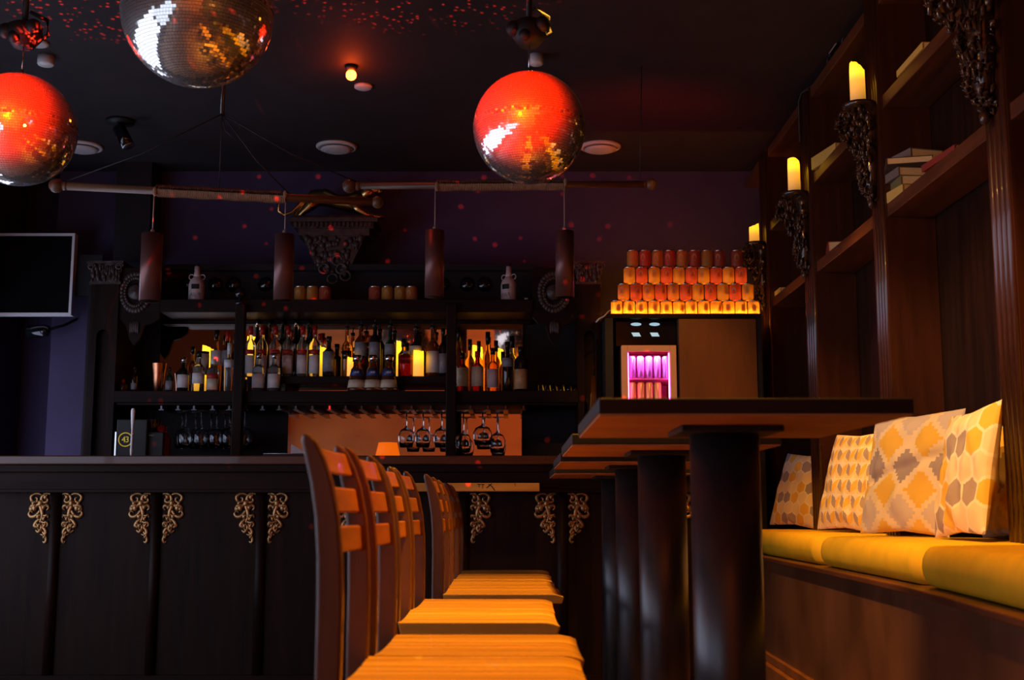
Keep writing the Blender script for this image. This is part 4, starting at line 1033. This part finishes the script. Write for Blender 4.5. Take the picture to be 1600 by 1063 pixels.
mat('fridge_liner', (.85, .25, .6), .5); mat('fridge_can', (.55, .35, .85), .25, metal=.6); mat('fridge_can_yellow', (.95, .65, .25), .3, metal=.3)
m = MB(); m.box((-wf+.012, .15, .01), (wf-.012, .16, hf-.01)); m.build('liner', 'fridge_liner', fr)
m = MB(); zsf = ZY(592, YC+.05)-zfs; m.box((-wf+.01, -.225, zsf-.008), (wf-.01, .15, zsf)); m.build('wire_shelf', 'fridge_liner', fr)
m = MB(); m.box((-wf+e_+.001, -.235, .02), (-wf+e_+.008, -.228, hf-e_-.005)); m.box((wf-e_-.008, -.235, .02), (wf-e_-.001, -.228, hf-e_-.005)); m.build('light_strip', 'pink_led', fr)
MB().box((-wf+e_-.002, -.2415, .02), (wf-e_+.002, -.2405, hf-e_+.002)).build('glass_door', 'clear_pane' if 'clear_pane' in MATS else 'glass', fr) if False else None
light('fridge_interior_light', 'AREA', (xm, YC+.03, zfs+hf-.02), (xm, YC+.2, zfs), 5.0, (1.0, .12, .62), .2, .05, spread=90)
for r_, (zz, hh, cm, nn, lab) in enumerate(((zsf, .145, 'fridge_can', 5, 'upper'), (.007, zsf-.03, 'fridge_can_yellow', 4, 'lower'))):
    for k in range(nn):
        m = MB(); rr = .0235; m.lathe([(rr*.8, 0), (rr, .008), (rr, hh-.012), (rr*.75, hh-.002), (0, hh-.004)], 18)
        o = m.build('drink_can', cm, None, (xm-wf+e_+.034+k*.054, YC+.065, zfs+.001+zz+.001))
        tag(o, '%s drink can, %s from the left on the %s shelf of the pink-lit fridge' % ('violet' if r_ == 0 else 'yellow', ORD[k], lab), 'can', 'cans in the fridge')
# black appliance over the fridge
x0, x1 = XY(962, 515, YC+.06), XY(1057, 515, YC+.06); za_ = zft+.004; zb_ = zt_-.036
ap = thing('coffee_machine', 'glossy black appliance with two pale lit displays on top of the drinks fridge', 'appliance', ((x0+x1)/2, YC+.28, za_))
hs_ = MB().box((-(x1-x0)/2, -.2, 0), ((x1-x0)/2, .17, zb_-za_)).build('housing', 'black_gloss', ap, bevel=.004)
for px in (994, 1023):
    X = XY(px, 523, YC+.08)-(x0+x1)/2; zc_ = ZY(523, YC+.08)-za_; k_ = 7.68/F
    m = MB(); m.extrude([(X-7.5*k_, zc_+3*k_), (X+4.5*k_, zc_+3*k_), (X+7.5*k_, zc_-3*k_), (X-4.5*k_, zc_-3*k_)], -.2035, -.2005); m.build('display', 'blue_display', hs_)
    zc_ = ZY(507, YC+.08)-za_
    m = MB(); m.extrude([(X+8.5*k_*cos(a), zc_+2.6*k_*sin(a)) for a in [2*pi*q/14 for q in range(14)]], -.2035, -.2005); m.build('display', 'blue_display', hs_)
# light cable along the cabinet top
m = MB(); zz = zt_+.009
m.tube([(xa_+.03, YJ+.062, zz), (xb-.02, YJ+.062, zz)], .006, 8)
lt = m.build('light_rope', 'warm_tube'); tag(lt, 'warm glowing light rope lying behind the bottom row of jars', 'light')
m = MB(); X0 = XY(951, 482, YC+.02)
m.tube([(X0+.01, YC+.03, zt_+.025), (X0-.004, YC-.01, zt_+.012), (X0-.03, YC-.02, zt_-.02), (X0-.065, YC-.02, zt_-.038), (X0-.085, YC-.02, zt_-.06)], .005, 8)
o = m.build('white_cable', 'white_plastic'); tag(o, 'short white cable end hanging off the left corner of the jar cabinet', 'cable')
# ------------------------------------------------------------------ stemware hanging under the lower shelf
kg = 8.0/F
def wine(hpx=58, r=12.5):
    m = MB(); k_ = kg; zt = 0
    pr = [(10.5*k_, 0), (10.5*k_, -.8*k_), (3*k_, -2.2*k_), (1.3*k_, -4*k_), (1.3*k_, -(hpx-34)*k_), (2.4*k_, -(hpx-31)*k_), (r*.72*k_, -(hpx-27)*k_), (r*k_, -(hpx-19)*k_), (r*.96*k_, -(hpx-10)*k_), (r*.78*k_, -hpx*k_),
          (r*.73*k_, -hpx*k_), (r*.90*k_, -(hpx-10)*k_), (r*.94*k_, -(hpx-19)*k_), (r*.66*k_, -(hpx-26.5)*k_), (0, -(hpx-30)*k_)]
    return m.lathe(pr, 26)
zg = zL0-.042
gl = {}
def hang(px, Y, kind, label, group):
    if kind not in gl: o = gl[kind] = wine(*{'a': (58, 12.5), 'b': (66, 13), 'c': (54, 15)}[kind]).build('wine_glass', 'glass')
    else: o = gl[kind].copy(); COL.objects.link(o)
    o.location = (XY(px, 660, Y), Y, zg - .002); tag(o, label, 'glass', group)
for k, px in enumerate((291, 315, 339, 359, 383)): hang(px, 8.0, 'a', 'upside-down wine glass, %s from the left in the front row of the left cluster' % ORD[k], 'hanging glasses, left cluster')
for k, px in enumerate((285, 306, 330, 352, 373)): hang(px, 8.14, 'a', 'upside-down wine glass, %s from the left in the back row of the left cluster' % ORD[k], 'hanging glasses, left cluster')
for k, px in enumerate((635, 661, 690)): hang(px, 8.0, 'a', 'upside-down wine glass left of the right post, %s of three' % ('left', 'middle', 'right')[k], 'hanging glasses, right cluster')
hang(724, 8.0, 'b', 'tall upside-down wine glass just right of the right post', 'hanging glasses, right cluster')
hang(754, 8.02, 'c', 'wide-bowled upside-down wine glass between two taller ones', 'hanging glasses, right cluster')
hang(777, 8.0, 'b', 'tall upside-down wine glass at the right end of the hanging row', 'hanging glasses, right cluster')

# ------------------------------------------------------------------ things on the counter and work surface
Yk = 7.15
def on(px, Y=Yk): return XY(px, 700, Y)
# beer tap: black box with the 43 ring sign, white handle
k_ = Yk/F; x0, x1 = on(180), on(228)
tp = thing('tap_cabinet', 'black drinks dispenser with a round yellow 43 sign', 'dispenser', ((x0+x1)/2, Yk+.1, zc1+.0))
hh = ZY(655, Yk)-zc1
MB().box((-(x1-x0)/2, -.09, 0), ((x1-x0)/2, .06, hh)).build('housing', 'black_matte', tp, bevel=.006)
MB().box((-(x1-x0)/2-.006, -.097, 0), (-(x1-x0)/2+.002, -.09, (712-669)*k_)).build('edge_strip', 'silver', tp)
xs = on(195)-(x0+x1)/2; zs_ = (712-681)*k_
m = MB(); m.tube([(xs+10.5*k_*cos(a), -.095, zs_+10.5*k_*sin(a)) for a in [2*pi*q/30 for q in range(31)]], .0034, 6); m.build('ring_sign', 'glowing_yellow', tp)
text('lettering', '43', .050, (xs, -.0945, zs_-.001), 'glowing_yellow', tp, ext=.0012, spacing=.85)
t = thing('beer_tap', 'bright white slender beer tap handle in front of the 43 sign', 'tap handle', (on(205.5, 7.02), 7.02, zc1+.001)); kk = 7.02/F
MB().lathe([(1.5*kk, 0), (1.7*kk, 6*kk), (2.4*kk, 13*kk), (1.6*kk, 18*kk), (1.9*kk, 19*kk), (1.9*kk, 34*kk), (1.2*kk, 36*kk)], 16).build('tap_body', 'chrome_white' if 'chrome_white' in MATS else 'bright_white', t)
MB().lathe([(1.3*kk, 35*kk), (1.5*kk, 40*kk), (1.2*kk, 43*kk), (2.0*kk, 50*kk), (3.2*kk, 68*kk), (3.3*kk, 74*kk), (2.4*kk, 77.5*kk), (0, 78.5*kk)], 18).build('handle_grip', 'bright_white', t)
MB().tube([(0, -.0, 38*kk), (.006, -.01, 38.5*kk), (.014, -.014, 37*kk)], .004, 8).build('lever', 'copper', t)
# black grinder/machine with small lettering
x0, x1 = on(212, 7.2), on(240, 7.2)
gm = thing('coffee_grinder', 'black machine with a small round badge and tiny pale lettering beside the tap handle', 'machine', ((x0+x1)/2+.03, 7.38-.12, zc1+.0))
MB().box((-.085, -.07, 0), (.085, .05, (712-668)*k_)).build('housing', 'black_matte', gm, bevel=.008)
MB().lathe([(.045, 0), (.04, .03), (.055, .07), (.055, .075), (0, .075)], 20, 0, (.0, -.01, (712-668)*k_)).build('hopper', 'glass_dark', gm)
zz = (712-674)*k_; m = MB(); xx = on(219, 7.19)-gm.location.x
m.extrude([(xx+3.3*k_*cos(a), zz+3.3*k_*sin(a)) for a in [2*pi*q/8 for q in range(8)]], -.0725, -.070); m.build('badge', 'label_white', gm)
text('lettering', 'UNNINN', .011, (xx+13.5*k_, -.0712, zz), 'label_white', gm, ext=.0006, spacing=1.35)
# dark container behind
x0 = on(252, 7.25)
o = MB().lathe([(.05, 0), (.055, .02), (.055, .12), (.03, .17), (.035, .20), (0, .21)], 22).build('dark_urn', 'liquid_red', None, (x0, 7.25, zc1+.001)); tag(o, 'dark reddish rounded canister right of the small-lettered machine', 'canister')
# bar mats, tray, papers
o = MB().box((on(354)-.0, 7.0, zc1+.001), (on(417), 7.2, zc1+.012)).build('bar_mat', 'white_plastic', bevel=.003); tag(o, 'pale flat bar mat at the foot of the left post', 'mat')
x0, x1 = on(419), on(480)
t = thing('serving_tray', 'low black tray with a thin pale rim on the counter', 'tray', ((x0+x1)/2, 7.12, zc1+.001)); w_ = (x1-x0)/2
MB().box((-w_, -.1, 0), (w_, .1, .026)).build('tray_body', 'black_matte', t, bevel=.003)
m = MB(); m.tube([(-w_, -.1, .0), (-w_, -.1, .028), (w_, -.1, .028), (w_, -.1, .0)], .0018, 5); m.build('rim', 'silver', t)
X = on(467)
m = MB(); m.add([(X-.045, 7.13, zc1+.034), (X+.05, 7.13, zc1+.034), (X+.05, 7.15, zc1+.036), (X-.045, 7.15, zc1+.090), (X-.045, 7.152, zc1+.090), (X+.05, 7.152, zc1+.036)], [(0, 1, 2, 3), (0, 3, 4), (1, 5, 2), (0, 4, 5, 1), (3, 2, 5, 4)])
o = m.build('paper_card', 'paper'); tag(o, 'white wedge of folded paper standing by the nearest chair top', 'paper')
o = MB().box((-.09, -.06, 0), (.09, .06, .030)).build('box', 'black_matte', None, (X+.02, 7.14, zc1+.0275+.0)) if False else None
x0, x1 = on(592), on(624)
t = thing('table_lamp', 'small orange-glowing lampshade on the back of the counter', 'lamp', (on(606, 7.25), 7.25, zc1+.0005)); k2 = 7.25/F
MB().lathe([(14*k2, 0), (14.5*k2, 1*k2), (10*k2, 13*k2), (9.5*k2, 24*k2), (9.3*k2, 24*k2), (9.8*k2, 13*k2)], 28).build('lamp_shade', 'lamp_shade', t) if False else None
MB().lathe([(20*k2, 3*k2), (14.5*k2, 27*k2), (14.2*k2, 27*k2), (19.6*k2, 3*k2)], 30).build('lamp_shade', 'lamp_shade', t)
MB().lathe([(10*k2, 0), (10*k2, 1*k2), (1.5*k2, 2.2*k2), (1.5*k2, 18*k2)], 16).build('base', 'black_metal', t)
cs = None
for k, px in enumerate((722, 739, 756, 773, 784)):
    if cs is None: cs = MB().lathe([(.028, 0), (.033, .004), (.035, .012), (.030, .012), (.0, .006)], 20).build('glass_saucer', 'silver'); o = cs
    else: o = cs.copy(); COL.objects.link(o)
    o.location = (on(px-1, 7.1+.07*(k % 2)), 7.1+.07*(k % 2), zc1+.001); tag(o, 'small round glass dish on the counter, %s from the left of five' % ORD[k], 'dish', 'glass dishes on the counter')
# small keys / chain
m = MB(); rnd = random.Random(2)
for k in range(9): 
    c_ = Vector((on(862, 7.0)+.006*k, 6.99+rnd.uniform(-.01, .01), zc1+.006)); m.tube([c_+Vector((.007*cos(a), .004*sin(a), .005*sin(a))) for a in [2*pi*q/8 for q in range(9)]], .0015, 4)
o = m.build('metal_chain', 'silver'); tag(o, 'small heap of metal chain on the counter beside the tables', 'chain')
# candle holder glasses right of right column (918,600)
t = thing('candle_glass', 'narrow gold-lit glass between the back bar and the jar cabinet', 'glass', (XY(927, 600, 7.7), 7.7, zc1-.1))
MB().lathe([(.03, 0), (.035, .005), (.03, .40), (.012, .62), (.012, .66), (.026, .40), (.03, .01)], 18).build('glass_body', 'liquid_amber', t)

# ------------------------------------------------------------------ television and wall spot on the left
yt = 8.42; x0, x1 = XY(-24, 430, yt), XY(114.5, 430, yt); z0, z1 = ZY(493, yt), ZY(365, yt)
tv = thing('television', 'flat television with a thin silver frame hanging at the left edge', 'television', ((x0+x1)/2, yt, z0))
w_ = (x1-x0)/2; h_ = z1-z0
MB().box((-w_+.018, .0, .018), (w_-.018, .05, h_-.018)).build('screen', 'black_gloss', tv)
m = MB(); fr_ = .018; m.box((-w_, -.008, 0), (w_, .055, fr_)); m.box((-w_, -.008, h_-fr_), (w_, .055, h_)); m.box((-w_, -.008, fr_), (-w_+fr_, .055, h_-fr_)); m.box((w_-fr_, -.008, fr_), (w_, .055, h_-fr_)); m.build('bezel', 'tv_frame', tv)
m = MB(); m.box((.1, .056, .15), (.5, .085, .45)); m.box((.2, .085, .2), (.4, .16, .3)); m.tube([(w_-.05, .06, .35), (w_+.08, .16, .42), (w_+.25, .19, .42)], .008, 6); m.build('wall_bracket', 'black_matte', tv)
ls = thing('spotlight', 'small black wall spotlight under the television', 'spotlight', (XY(66, 518, 8.5), 8.5, ZY(518, 8.5)))
m = MB(); m.M = Matrix.Rotation(radians(20), 4, 'Y') @ Matrix.Rotation(radians(70), 4, 'Y'); m.lathe([(.045, -.10), (.048, .02), (.04, .05), (.0, .06)], 20); m.build('lamp_head', 'black_gloss', ls)
m = MB(); m.tube([(.03, 0, .01), (.12, .10, .06), (.17, .195, .12)], .010, 8); m.cyl(.04, .0, .012, 16, 0, (.17, .186, .10), 'Y') if False else None; m.build('arm', 'black_matte', ls)

# ------------------------------------------------------------------ poles and pendants over the bar
def hpole(a, b_, r, rk, w0, w1, rw, label, ends):
    """wooden pole from a to b with ball finials; rope wrap between fractions w0..w1"""
    a = Vector(a); b_ = Vector(b_); t = thing('hanging_pole', label, 'pole', tuple((a+b_)/2), 0, 'wooden poles over the bar'); c_ = (a+b_)/2
    d = b_-a; MB().tube([a-c_, b_-c_], r, 16).build('pole_shaft', 'bar_pole', t)
    for e, rr in ends:
        p = (a if e == 0 else b_)-c_; m = MB(); m.ball(tuple(p), rr, 18, 12)
        q = p + d.normalized()*(rr*.95 if e == 0 else -rr*.95); q2 = p + d.normalized()*(rr*1.5 if e == 0 else -rr*1.5); m.tube([q, q2], [rr*.62, rr*.55], 14); m.build('finial', 'bar_pole', t)
    n = int((w1-w0)*d.length/.0095); L = []
    u = d.normalized(); s_ = Vector((0, 0, 1)).cross(u).normalized(); v_ = u.cross(s_)
    for i in range(n*10+1):
        f_ = w0+(w1-w0)*i/(n*10); ang = 2*pi*i/10; R_ = rw*(1+.06*sin(i*.031))
        L.append(a-c_ + d*f_ + s_*R_*cos(ang) + v_*R_*sin(ang))
    rw_ = MB().tube(L, .0058, 4).build('rope_wrap', 'rope', t)
    m = MB(); m.ball(tuple(a-c_+d*w0+Vector((0, -rw, -.012))), .016, 8, 6, 0, (.8, .6, 1.8)); m.ball(tuple(a-c_+d*w1+Vector((0, -rw, .01))), .014, 8, 6, 0, (.8, .6, 1.6)); m.build('rope_knot', 'rope', rw_)
    return t
A0, A1 = PY(88, 290, 6.30), PY(590, 316, 6.42); B0, B1 = PY(546, 291, 6.60), PY(1018, 288, 6.55)
def fx(px, a, b_): return (px - (CX+F*a.x/a.y*.99))/((CX+F*b_.x/b_.y*.99)-(CX+F*a.x/a.y*.99))
fa = lambda px: (px-88)/502.0; fb = lambda px: (px-546)/472.0
hpole(A0, A1, .022, .04, fa(243), fa(445), .029, 'left wooden pole wrapped with rope, two cylinder pendants hanging from it', [(0, .040), (1, .034)])
hpole(B0, B1, .019, .036, fb(684), fb(884), .027, 'right wooden pole wrapped with rope behind the mirror ball', [(0, .040), (1, .033)])
mat('pendant_bulb', (1, .6, .3), .4, emit=(1.0, .5, .15), estr=1.2)
def pendant(px, top, bot, P, rpx, label):
    Y = P.y; x = XY(px, 420, Y); zt_, zb_ = ZY(top, Y), ZY(bot, Y); k_ = Y/F; r = rpx*k_
    t = thing('pendant_lamp', label, 'pendant lamp', (x, Y, zb_), 0, 'cylinder pendant lamps over the bar'); h = zt_-zb_
    sd_ = MB().lathe([(r*.93, .002), (r, 0), (r, h), (r*.2, h+.002), (0, h+.004)], 40).build('shade', 'pendant_metal', t)
    MB().lathe([(r*.94, .002), (r*.94, h*.6), (0, h*.61)], 32).build('inner_lining', 'pendant_inside', sd_)
    MB().ball((0, 0, h*.45), .022, 12, 8).build('bulb', 'pendant_bulb', t)
    cd_ = MB().tube([(0, 0, h), (0.0, 0, P.z-zb_+.0)], .0035, 6).build('cord', 'cord', t)
    MB().lathe([(.012, h+.003), (.012, h+.02), (.004, h+.03)], 12).build('cord_grip', 'cord', cd_)
LA = lambda px: A0 + (A1-A0)*fa(px); LB = lambda px: B0 + (B1-B0)*fb(px)
pendant(236, 366, 471, LA(238), 16.7, 'leftmost brown metal cylinder pendant lamp with red light spots')
pendant(443.5, 367, 470, LA(447), 15.3, 'second brown cylinder pendant lamp from the left, left of the three upper-shelf jars')
pendant(679, 361, 465, LB(681), 15.3, 'third brown cylinder pendant lamp from the left, right of the four upper-shelf jars')
pendant(882.5, 362, 465, LB(883), 14.8, 'rightmost brown cylinder pendant lamp beside the right column')
# suspension cables from one ceiling hook
HK = PZc = None
hk = PY(347, 178, 6.1); 
t = thing('suspension_cables', 'thin dark cables spreading from a ceiling hook to the hanging poles', 'cable', (hk.x, hk.y, hk.z))
MB().tube([(0, 0, 0), (.0, 0, ZC-hk.z)], .012, 8).build('hook', 'dark_carving', t)
for q in (LA(98), LA(340), LA(450), LB(560)):
    q = q-hk; m = MB(); m.tube([(0, 0, 0), tuple(q*.5+Vector((0, 0, -.02))), tuple(q+Vector((0, 0, .02)))], .0035, 5); m.build('cable', 'dark_wire', t)
m = MB(); m.tube([(0, 0, 0), (.02, 0, -.09), (.06, 0, -.13), (.10, 0, -.08), (.06, 0, -.02), (.01, 0, 0)], .003, 5); m.build('cable_loop', 'dark_wire', t)
t2 = thing('pole_cables', 'thin dark cable from the ceiling to the right end of the right pole', 'cable', (LB(1000).x, LB(1000).y, LB(1000).z+.018))
MB().tube([(0, 0, 0), (.02, 0, ZC-LB(1000).z-.02)], .003, 5).build('cable', 'dark_wire', t2)

# ------------------------------------------------------------------ mirror balls
def mirror_ball(c_, R, seed, label, spin):
    t = thing('mirror_ball', label, 'mirror ball', tuple(c_), spin, 'mirror balls'); rnd = random.Random(seed)
    MB().ball((0, 0, 0), R*.975, 48, 32).build('core', 'core_black', t)
    s_ = .0112; nr = int(pi*R/s_); vs = []; fs = []
    for i in range(nr):
        ph = -pi/2 + pi*(i+.5)/nr; rr = R*cos(ph); n = max(3, int(2*pi*rr/s_)); off = rnd.random()
        for k in range(n):
            th = 2*pi*(k+off)/n; nrm = Vector((cos(ph)*cos(th), cos(ph)*sin(th), sin(ph)))
            e1 = Vector((-sin(th), cos(th), 0)); e2 = nrm.cross(e1); jj = 9 if -.02 < ph < .07 else 1
            nj = (nrm + e1*rnd.gauss(0, .018*jj) + e2*rnd.gauss(0, .014*(1+.5*(jj-1)))).normalized()
            e1 = (e1 - nj*e1.dot(nj)).normalized(); e2 = nj.cross(e1)
            hw = pi*rr/n*.945; hh_ = pi*R/nr/2*.91; c0 = nrm*R*.998
            o = len(vs); vs += [tuple(c0-e1*hw-e2*hh_), tuple(c0+e1*hw-e2*hh_), tuple(c0+e1*hw+e2*hh_), tuple(c0-e1*hw+e2*hh_)]
            fs.append((o, o+1, o+2, o+3))
    MB().add(vs, fs).build('mirror_tiles', 'mirror_tile', t, flipcheck=False)
    MB().lathe([(.035, R*.985), (.035, R+.006), (.012, R+.012), (.006, R+.03)], 20).build('cap', 'silver', t)
    return t
def motor(c_, R, hmot, label, drop=.0):
    """ceiling motor on a short drop pole, with the chain that carries the ball"""
    t = thing('ball_motor', label, 'motor', (c_[0], c_[1], ZC), 0, 'mirror ball motors'); d = ZC-c_[2]-R
    m = MB(); m.M = Matrix.Translation((0, 0, -drop))
    m.lathe([(.055, -.001), (.078, -.015), (.078, -hmot*.6), (.045, -hmot), (0, -hmot)], 24)
    if drop: m.tube([(0, 0, -.002), (0, 0, drop-.001)], .014, 10)
    m.build('motor_housing', 'black_matte', t)
    m = MB(); m.M = Matrix.Translation((0, 0, -drop)); m.tube([(.05, 0, -hmot*.8), (.10, .02, -hmot*.4), (.09, .03, .03), (.02, 0, .06)], .009, 6)
    m.ball((-.07, -.03, -hmot*.4), .036, 10, 8); m.ball((.06, -.05, -hmot*.3), .036, 10, 8); m.ball((-.02, -.06, -hmot*.75), .028, 10, 8); m.build('bracket', 'black_matte', t)
    m = MB(); m.tube([(0, 0, -drop-hmot), (0, 0, -d+.022)], .004, 6); m.build('chain', 'silver', t)
    return t
C1 = PY(309, 20, 4.1); C2 = PY(827, 200, 5.2); C3 = PY(29, 203, 5.2)
R1, R2, R3 = 127*4.1/F/ct*.955, 91*5.2/F, 91*5.2/F
mirror_ball(C1, R1, 1, 'large silver mirror ball cut off by the top edge', .3)
mirror_ball(C2, R2, 2, 'red-lit mirror ball right of centre, hanging before the jars', .1)
mirror_ball(C3, R3, 3, 'red-lit mirror ball cut off by the left edge', 1.3)
motor(C1, R1, .10, 'ceiling motor above the large mirror ball')
motor(C2, R2, ZY(33, 5.2)-ZY(72, 5.2), 'black motor hanging right above the right mirror ball', ZC-ZY(33, 5.2)); motor(C3, R3, ZY(38, 5.2)-ZY(74, 5.2), 'black motor hanging above the left mirror ball', ZC-ZY(38, 5.2))
# ------------------------------------------------------------------ ceiling fittings
def ceil(px, py):
    d = ray(px, py); t_ = (ZC-H)/d.z; return Vector((d.x*t_, d.y*t_, ZC))
vent = None
for px, py, lb in ((526, 228, 'round white ceiling vent in the middle of the ceiling'), (938, 228, 'round ceiling vent tinted red behind the right mirror ball'), (128, 228, 'round white ceiling vent behind the left mirror ball')):
    p = ceil(px, py)
    if vent is None:
        vent = thing('ceiling_vent', lb, 'vent', tuple(p), 0, 'round ceiling vents'); t = vent; k_ = p.y/F
        MB().lathe([(27*k_, -.001), (33*k_, -.001), (33*k_, -.012), (29*k_, -.022), (27*k_, -.015)], 36).build('ring', 'white_paint', t)
        MB().lathe([(0, -.042), (18*k_, -.040), (25*k_, -.030), (25*k_, -.026), (0, -.026)], 36).build('disc', 'white_paint', t)
        MB().cyl(.02, -.027, -.001, 12).build('stem', 'black_matte', t)
    else: t = copy_tree(vent); t.location = p; t['label'] = lb
o = MB().lathe([(.055, 0), (.055, -.012), (.04, -.02), (0, -.022)], 24).build('ceiling_disc', 'white_paint', None, ceil(568, 134)); tag(o, 'small flat round white disc on the ceiling beside the red lamp', 'disc', 'small ceiling discs')
o = MB().lathe([(.055, 0), (.055, -.012), (.04, -.02), (0, -.022)], 24).build('ceiling_disc', 'white_paint', None, ceil(60, 66)); tag(o, 'small flat round white disc on the ceiling behind the left ball motor', 'disc', 'small ceiling discs')
o = MB().lathe([(.045, 0), (.045, -.045), (.04, -.052), (0, -.053)], 24).build('smoke_detector', 'white_plastic', None, ceil(72, 88)); tag(o, 'short white cylindrical smoke detector on the ceiling above the left mirror ball', 'smoke detector')
o = MB().lathe([(.04, 0), (.04, -.05), (.035, -.056), (0, -.057)], 24).build('smoke_detector', 'white_plastic', None, ceil(838, 86)); tag(o, 'short white cylindrical detector just above the right mirror ball', 'smoke detector')
p = ceil(188, 188); t = thing('ceiling_spotlight', 'black swivelling ceiling spotlight left of the large mirror ball', 'spotlight', tuple(p))
MB().lathe([(.09, 0), (.09, -.02), (0, -.022)], 24).build('mount', 'black_matte', t)
m = MB(); m.M = Matrix.Translation((.02, 0, -.10)) @ Matrix.Rotation(radians(-28), 4, 'Y'); m.cyl(.042, -.085, .06, 22); m.build('lamp_head', 'black_gloss', t)
MB().tube([(0, 0, -.02), (.01, 0, -.06)], .014, 8).build('swivel', 'black_matte', t)
m = MB(); m.M = Matrix.Translation((.02, 0, -.10)) @ Matrix.Rotation(radians(-28), 4, 'Y'); m.lathe([(.043, -.088), (.044, -.082)], 22); m.build('rim', 'silver', t)
p = ceil(549, 103); t = thing('red_ceiling_lamp', 'small glowing red lamp on the ceiling between the mirror balls', 'lamp', tuple(p))
MB().lathe([(.035, 0), (.035, -.015), (.02, -.03)], 16).build('mount', 'black_matte', t); MB().ball((0, 0, -.055), .030, 16, 12).build('red_bulb', 'red_led', t)
light('red_lamp_light', 'POINT', (p.x, p.y-.02, p.z-.16), None, 1.2, (1, .05, .01), .03)
light('red_ceiling_wash', 'SPOT', (.9, 6.9, 2.4), (.75, 7.7, ZC), 22, (1, .02, .004), .05, angle=120, blend=1)  # added uplight for the red spill on the ceiling

# gobo: added dotted spots stand in for red sparkle reflected off the big ball
def gobo(name, loc, target, energy, angle, scale, thr, color=(1, .03, .01), size=.005):
    o = light(name, 'SPOT', loc, target, energy, (1, 1, 1), size, angle=angle, blend=.25); d = o.data; d.use_nodes = True; nt = d.node_tree; em = nt.nodes['Emission']
    tc = nt.nodes.new('ShaderNodeTexCoord'); sp = nt.nodes.new('ShaderNodeSeparateXYZ'); nt.links.new(tc.outputs['Normal'], sp.inputs[0])
    dx = nt.nodes.new('ShaderNodeMath'); dx.operation = 'DIVIDE'; dy = nt.nodes.new('ShaderNodeMath'); dy.operation = 'DIVIDE'
    nt.links.new(sp.outputs['X'], dx.inputs[0]); nt.links.new(sp.outputs['Z'], dx.inputs[1]); nt.links.new(sp.outputs['Y'], dy.inputs[0]); nt.links.new(sp.outputs['Z'], dy.inputs[1])
    cb_ = nt.nodes.new('ShaderNodeCombineXYZ'); nt.links.new(dx.outputs[0], cb_.inputs[0]); nt.links.new(dy.outputs[0], cb_.inputs[1])
    vo = nt.nodes.new('ShaderNodeTexVoronoi'); vo.inputs['Scale'].default_value = scale; vo.inputs['Randomness'].default_value = .75; nt.links.new(cb_.outputs[0], vo.inputs['Vector'])
    lt = nt.nodes.new('ShaderNodeMapRange'); lt.inputs['From Min'].default_value = thr; lt.inputs['From Max'].default_value = thr*.6; nt.links.new(vo.outputs['Distance'], lt.inputs['Value'])
    mx = nt.nodes.new('ShaderNodeMixRGB'); mx.inputs[1].default_value = (0, 0, 0, 1); mx.inputs[2].default_value = (*color, 1); nt.links.new(lt.outputs[0], mx.inputs[0]); nt.links.new(mx.outputs[0], em.inputs['Color'])
    return o
gobo('sparkle_stand_in', (-1.95, 5.08, 2.62), (-1.95, 5.2, ZC), 1100, 104, 24, .30)
gobo('sparkle_stand_in', (-0.5, 5.0, 2.62), (-0.5, 5.1, ZC), 1100, 104, 24, .27)
gobo('light_dot_stand_in', (-1.5, 2.0, 2.9), (-.9, 6.6, 2.25), 2300, 36, 54, .19)  # added spot, its dots stand in for mirror ball reflections

# ------------------------------------------------------------------ gilt leopard on the crest
m = MB(); t_ = PY(520, 330, 8.33)
def LP(px, py, dy=0): q = PY(px, py, 8.33+dy); return (q.x-t_.x, q.y-8.33, q.z-t_.z)
lp = thing('gilt_leopard', 'gilt figure of a leaping leopard with a curled tail above the back bar', 'figurine', (t_.x, 8.33, t_.z))
m.tube([LP(478, 318), LP(490, 310), LP(508, 309), LP(528, 316), LP(545, 318), LP(560, 312), LP(572, 303)], [.03, .062, .066, .052, .066, .06, .035], 14)
m.tube([LP(566, 308), LP(576, 300), LP(586, 297)], [.045, .05, .03], 12)
m.ball(LP(584, 296), .048, 14, 10, 0, (1.1, .8, .9)); m.ball(LP(592, 299), .028, 10, 8, 0, (1.2, .8, .8)); 
for dy in (-.025, .025): m.ball(LP(580, 286, dy), .016, 8, 6, 0, (.7, .6, 1.1))
for dy in (-.03, .03):
    o_ = 4 if dy > 0 else 0
    m.tube([LP(552+o_, 318, dy), LP(560+o_, 328, dy), LP(574+o_, 337, dy), LP(590+o_, 339, dy), LP(597+o_, 338, dy)], [.045, .030, .022, .018, .014], 10)
    m.tube([LP(492-o_, 314, dy), LP(484-o_, 322, dy), LP(474-o_, 331, dy), LP(466-o_, 336, dy), LP(458-o_, 340, dy), LP(470-o_, 342, dy)], [.05, .042, .026, .020, .016, .018], 10)
m.tube([LP(484, 312), LP(470, 318), LP(456, 332), LP(444, 336), LP(436, 330), LP(435, 320), LP(440, 313)], [.018, .015, .013, .012, .011, .010, .008], 8)
m.build('leopard_body', 'gold', lp)
MB().box((-.27, -.08, ZY(345, 8.33)-t_.z+.002), (.30, .08, ZY(345, 8.33)-t_.z+.02)).build('base', 'dark_carving', lp)
m = MB()
for a, b_ in ((LP(464, 341), .02), (LP(592, 341), .0)): m.tube([(a[0], 0, ZY(345, 8.33)-t_.z+.015), (a[0], 0, a[2]+.01)], .012, 8)
m.build('support_pin', 'gold', lp)
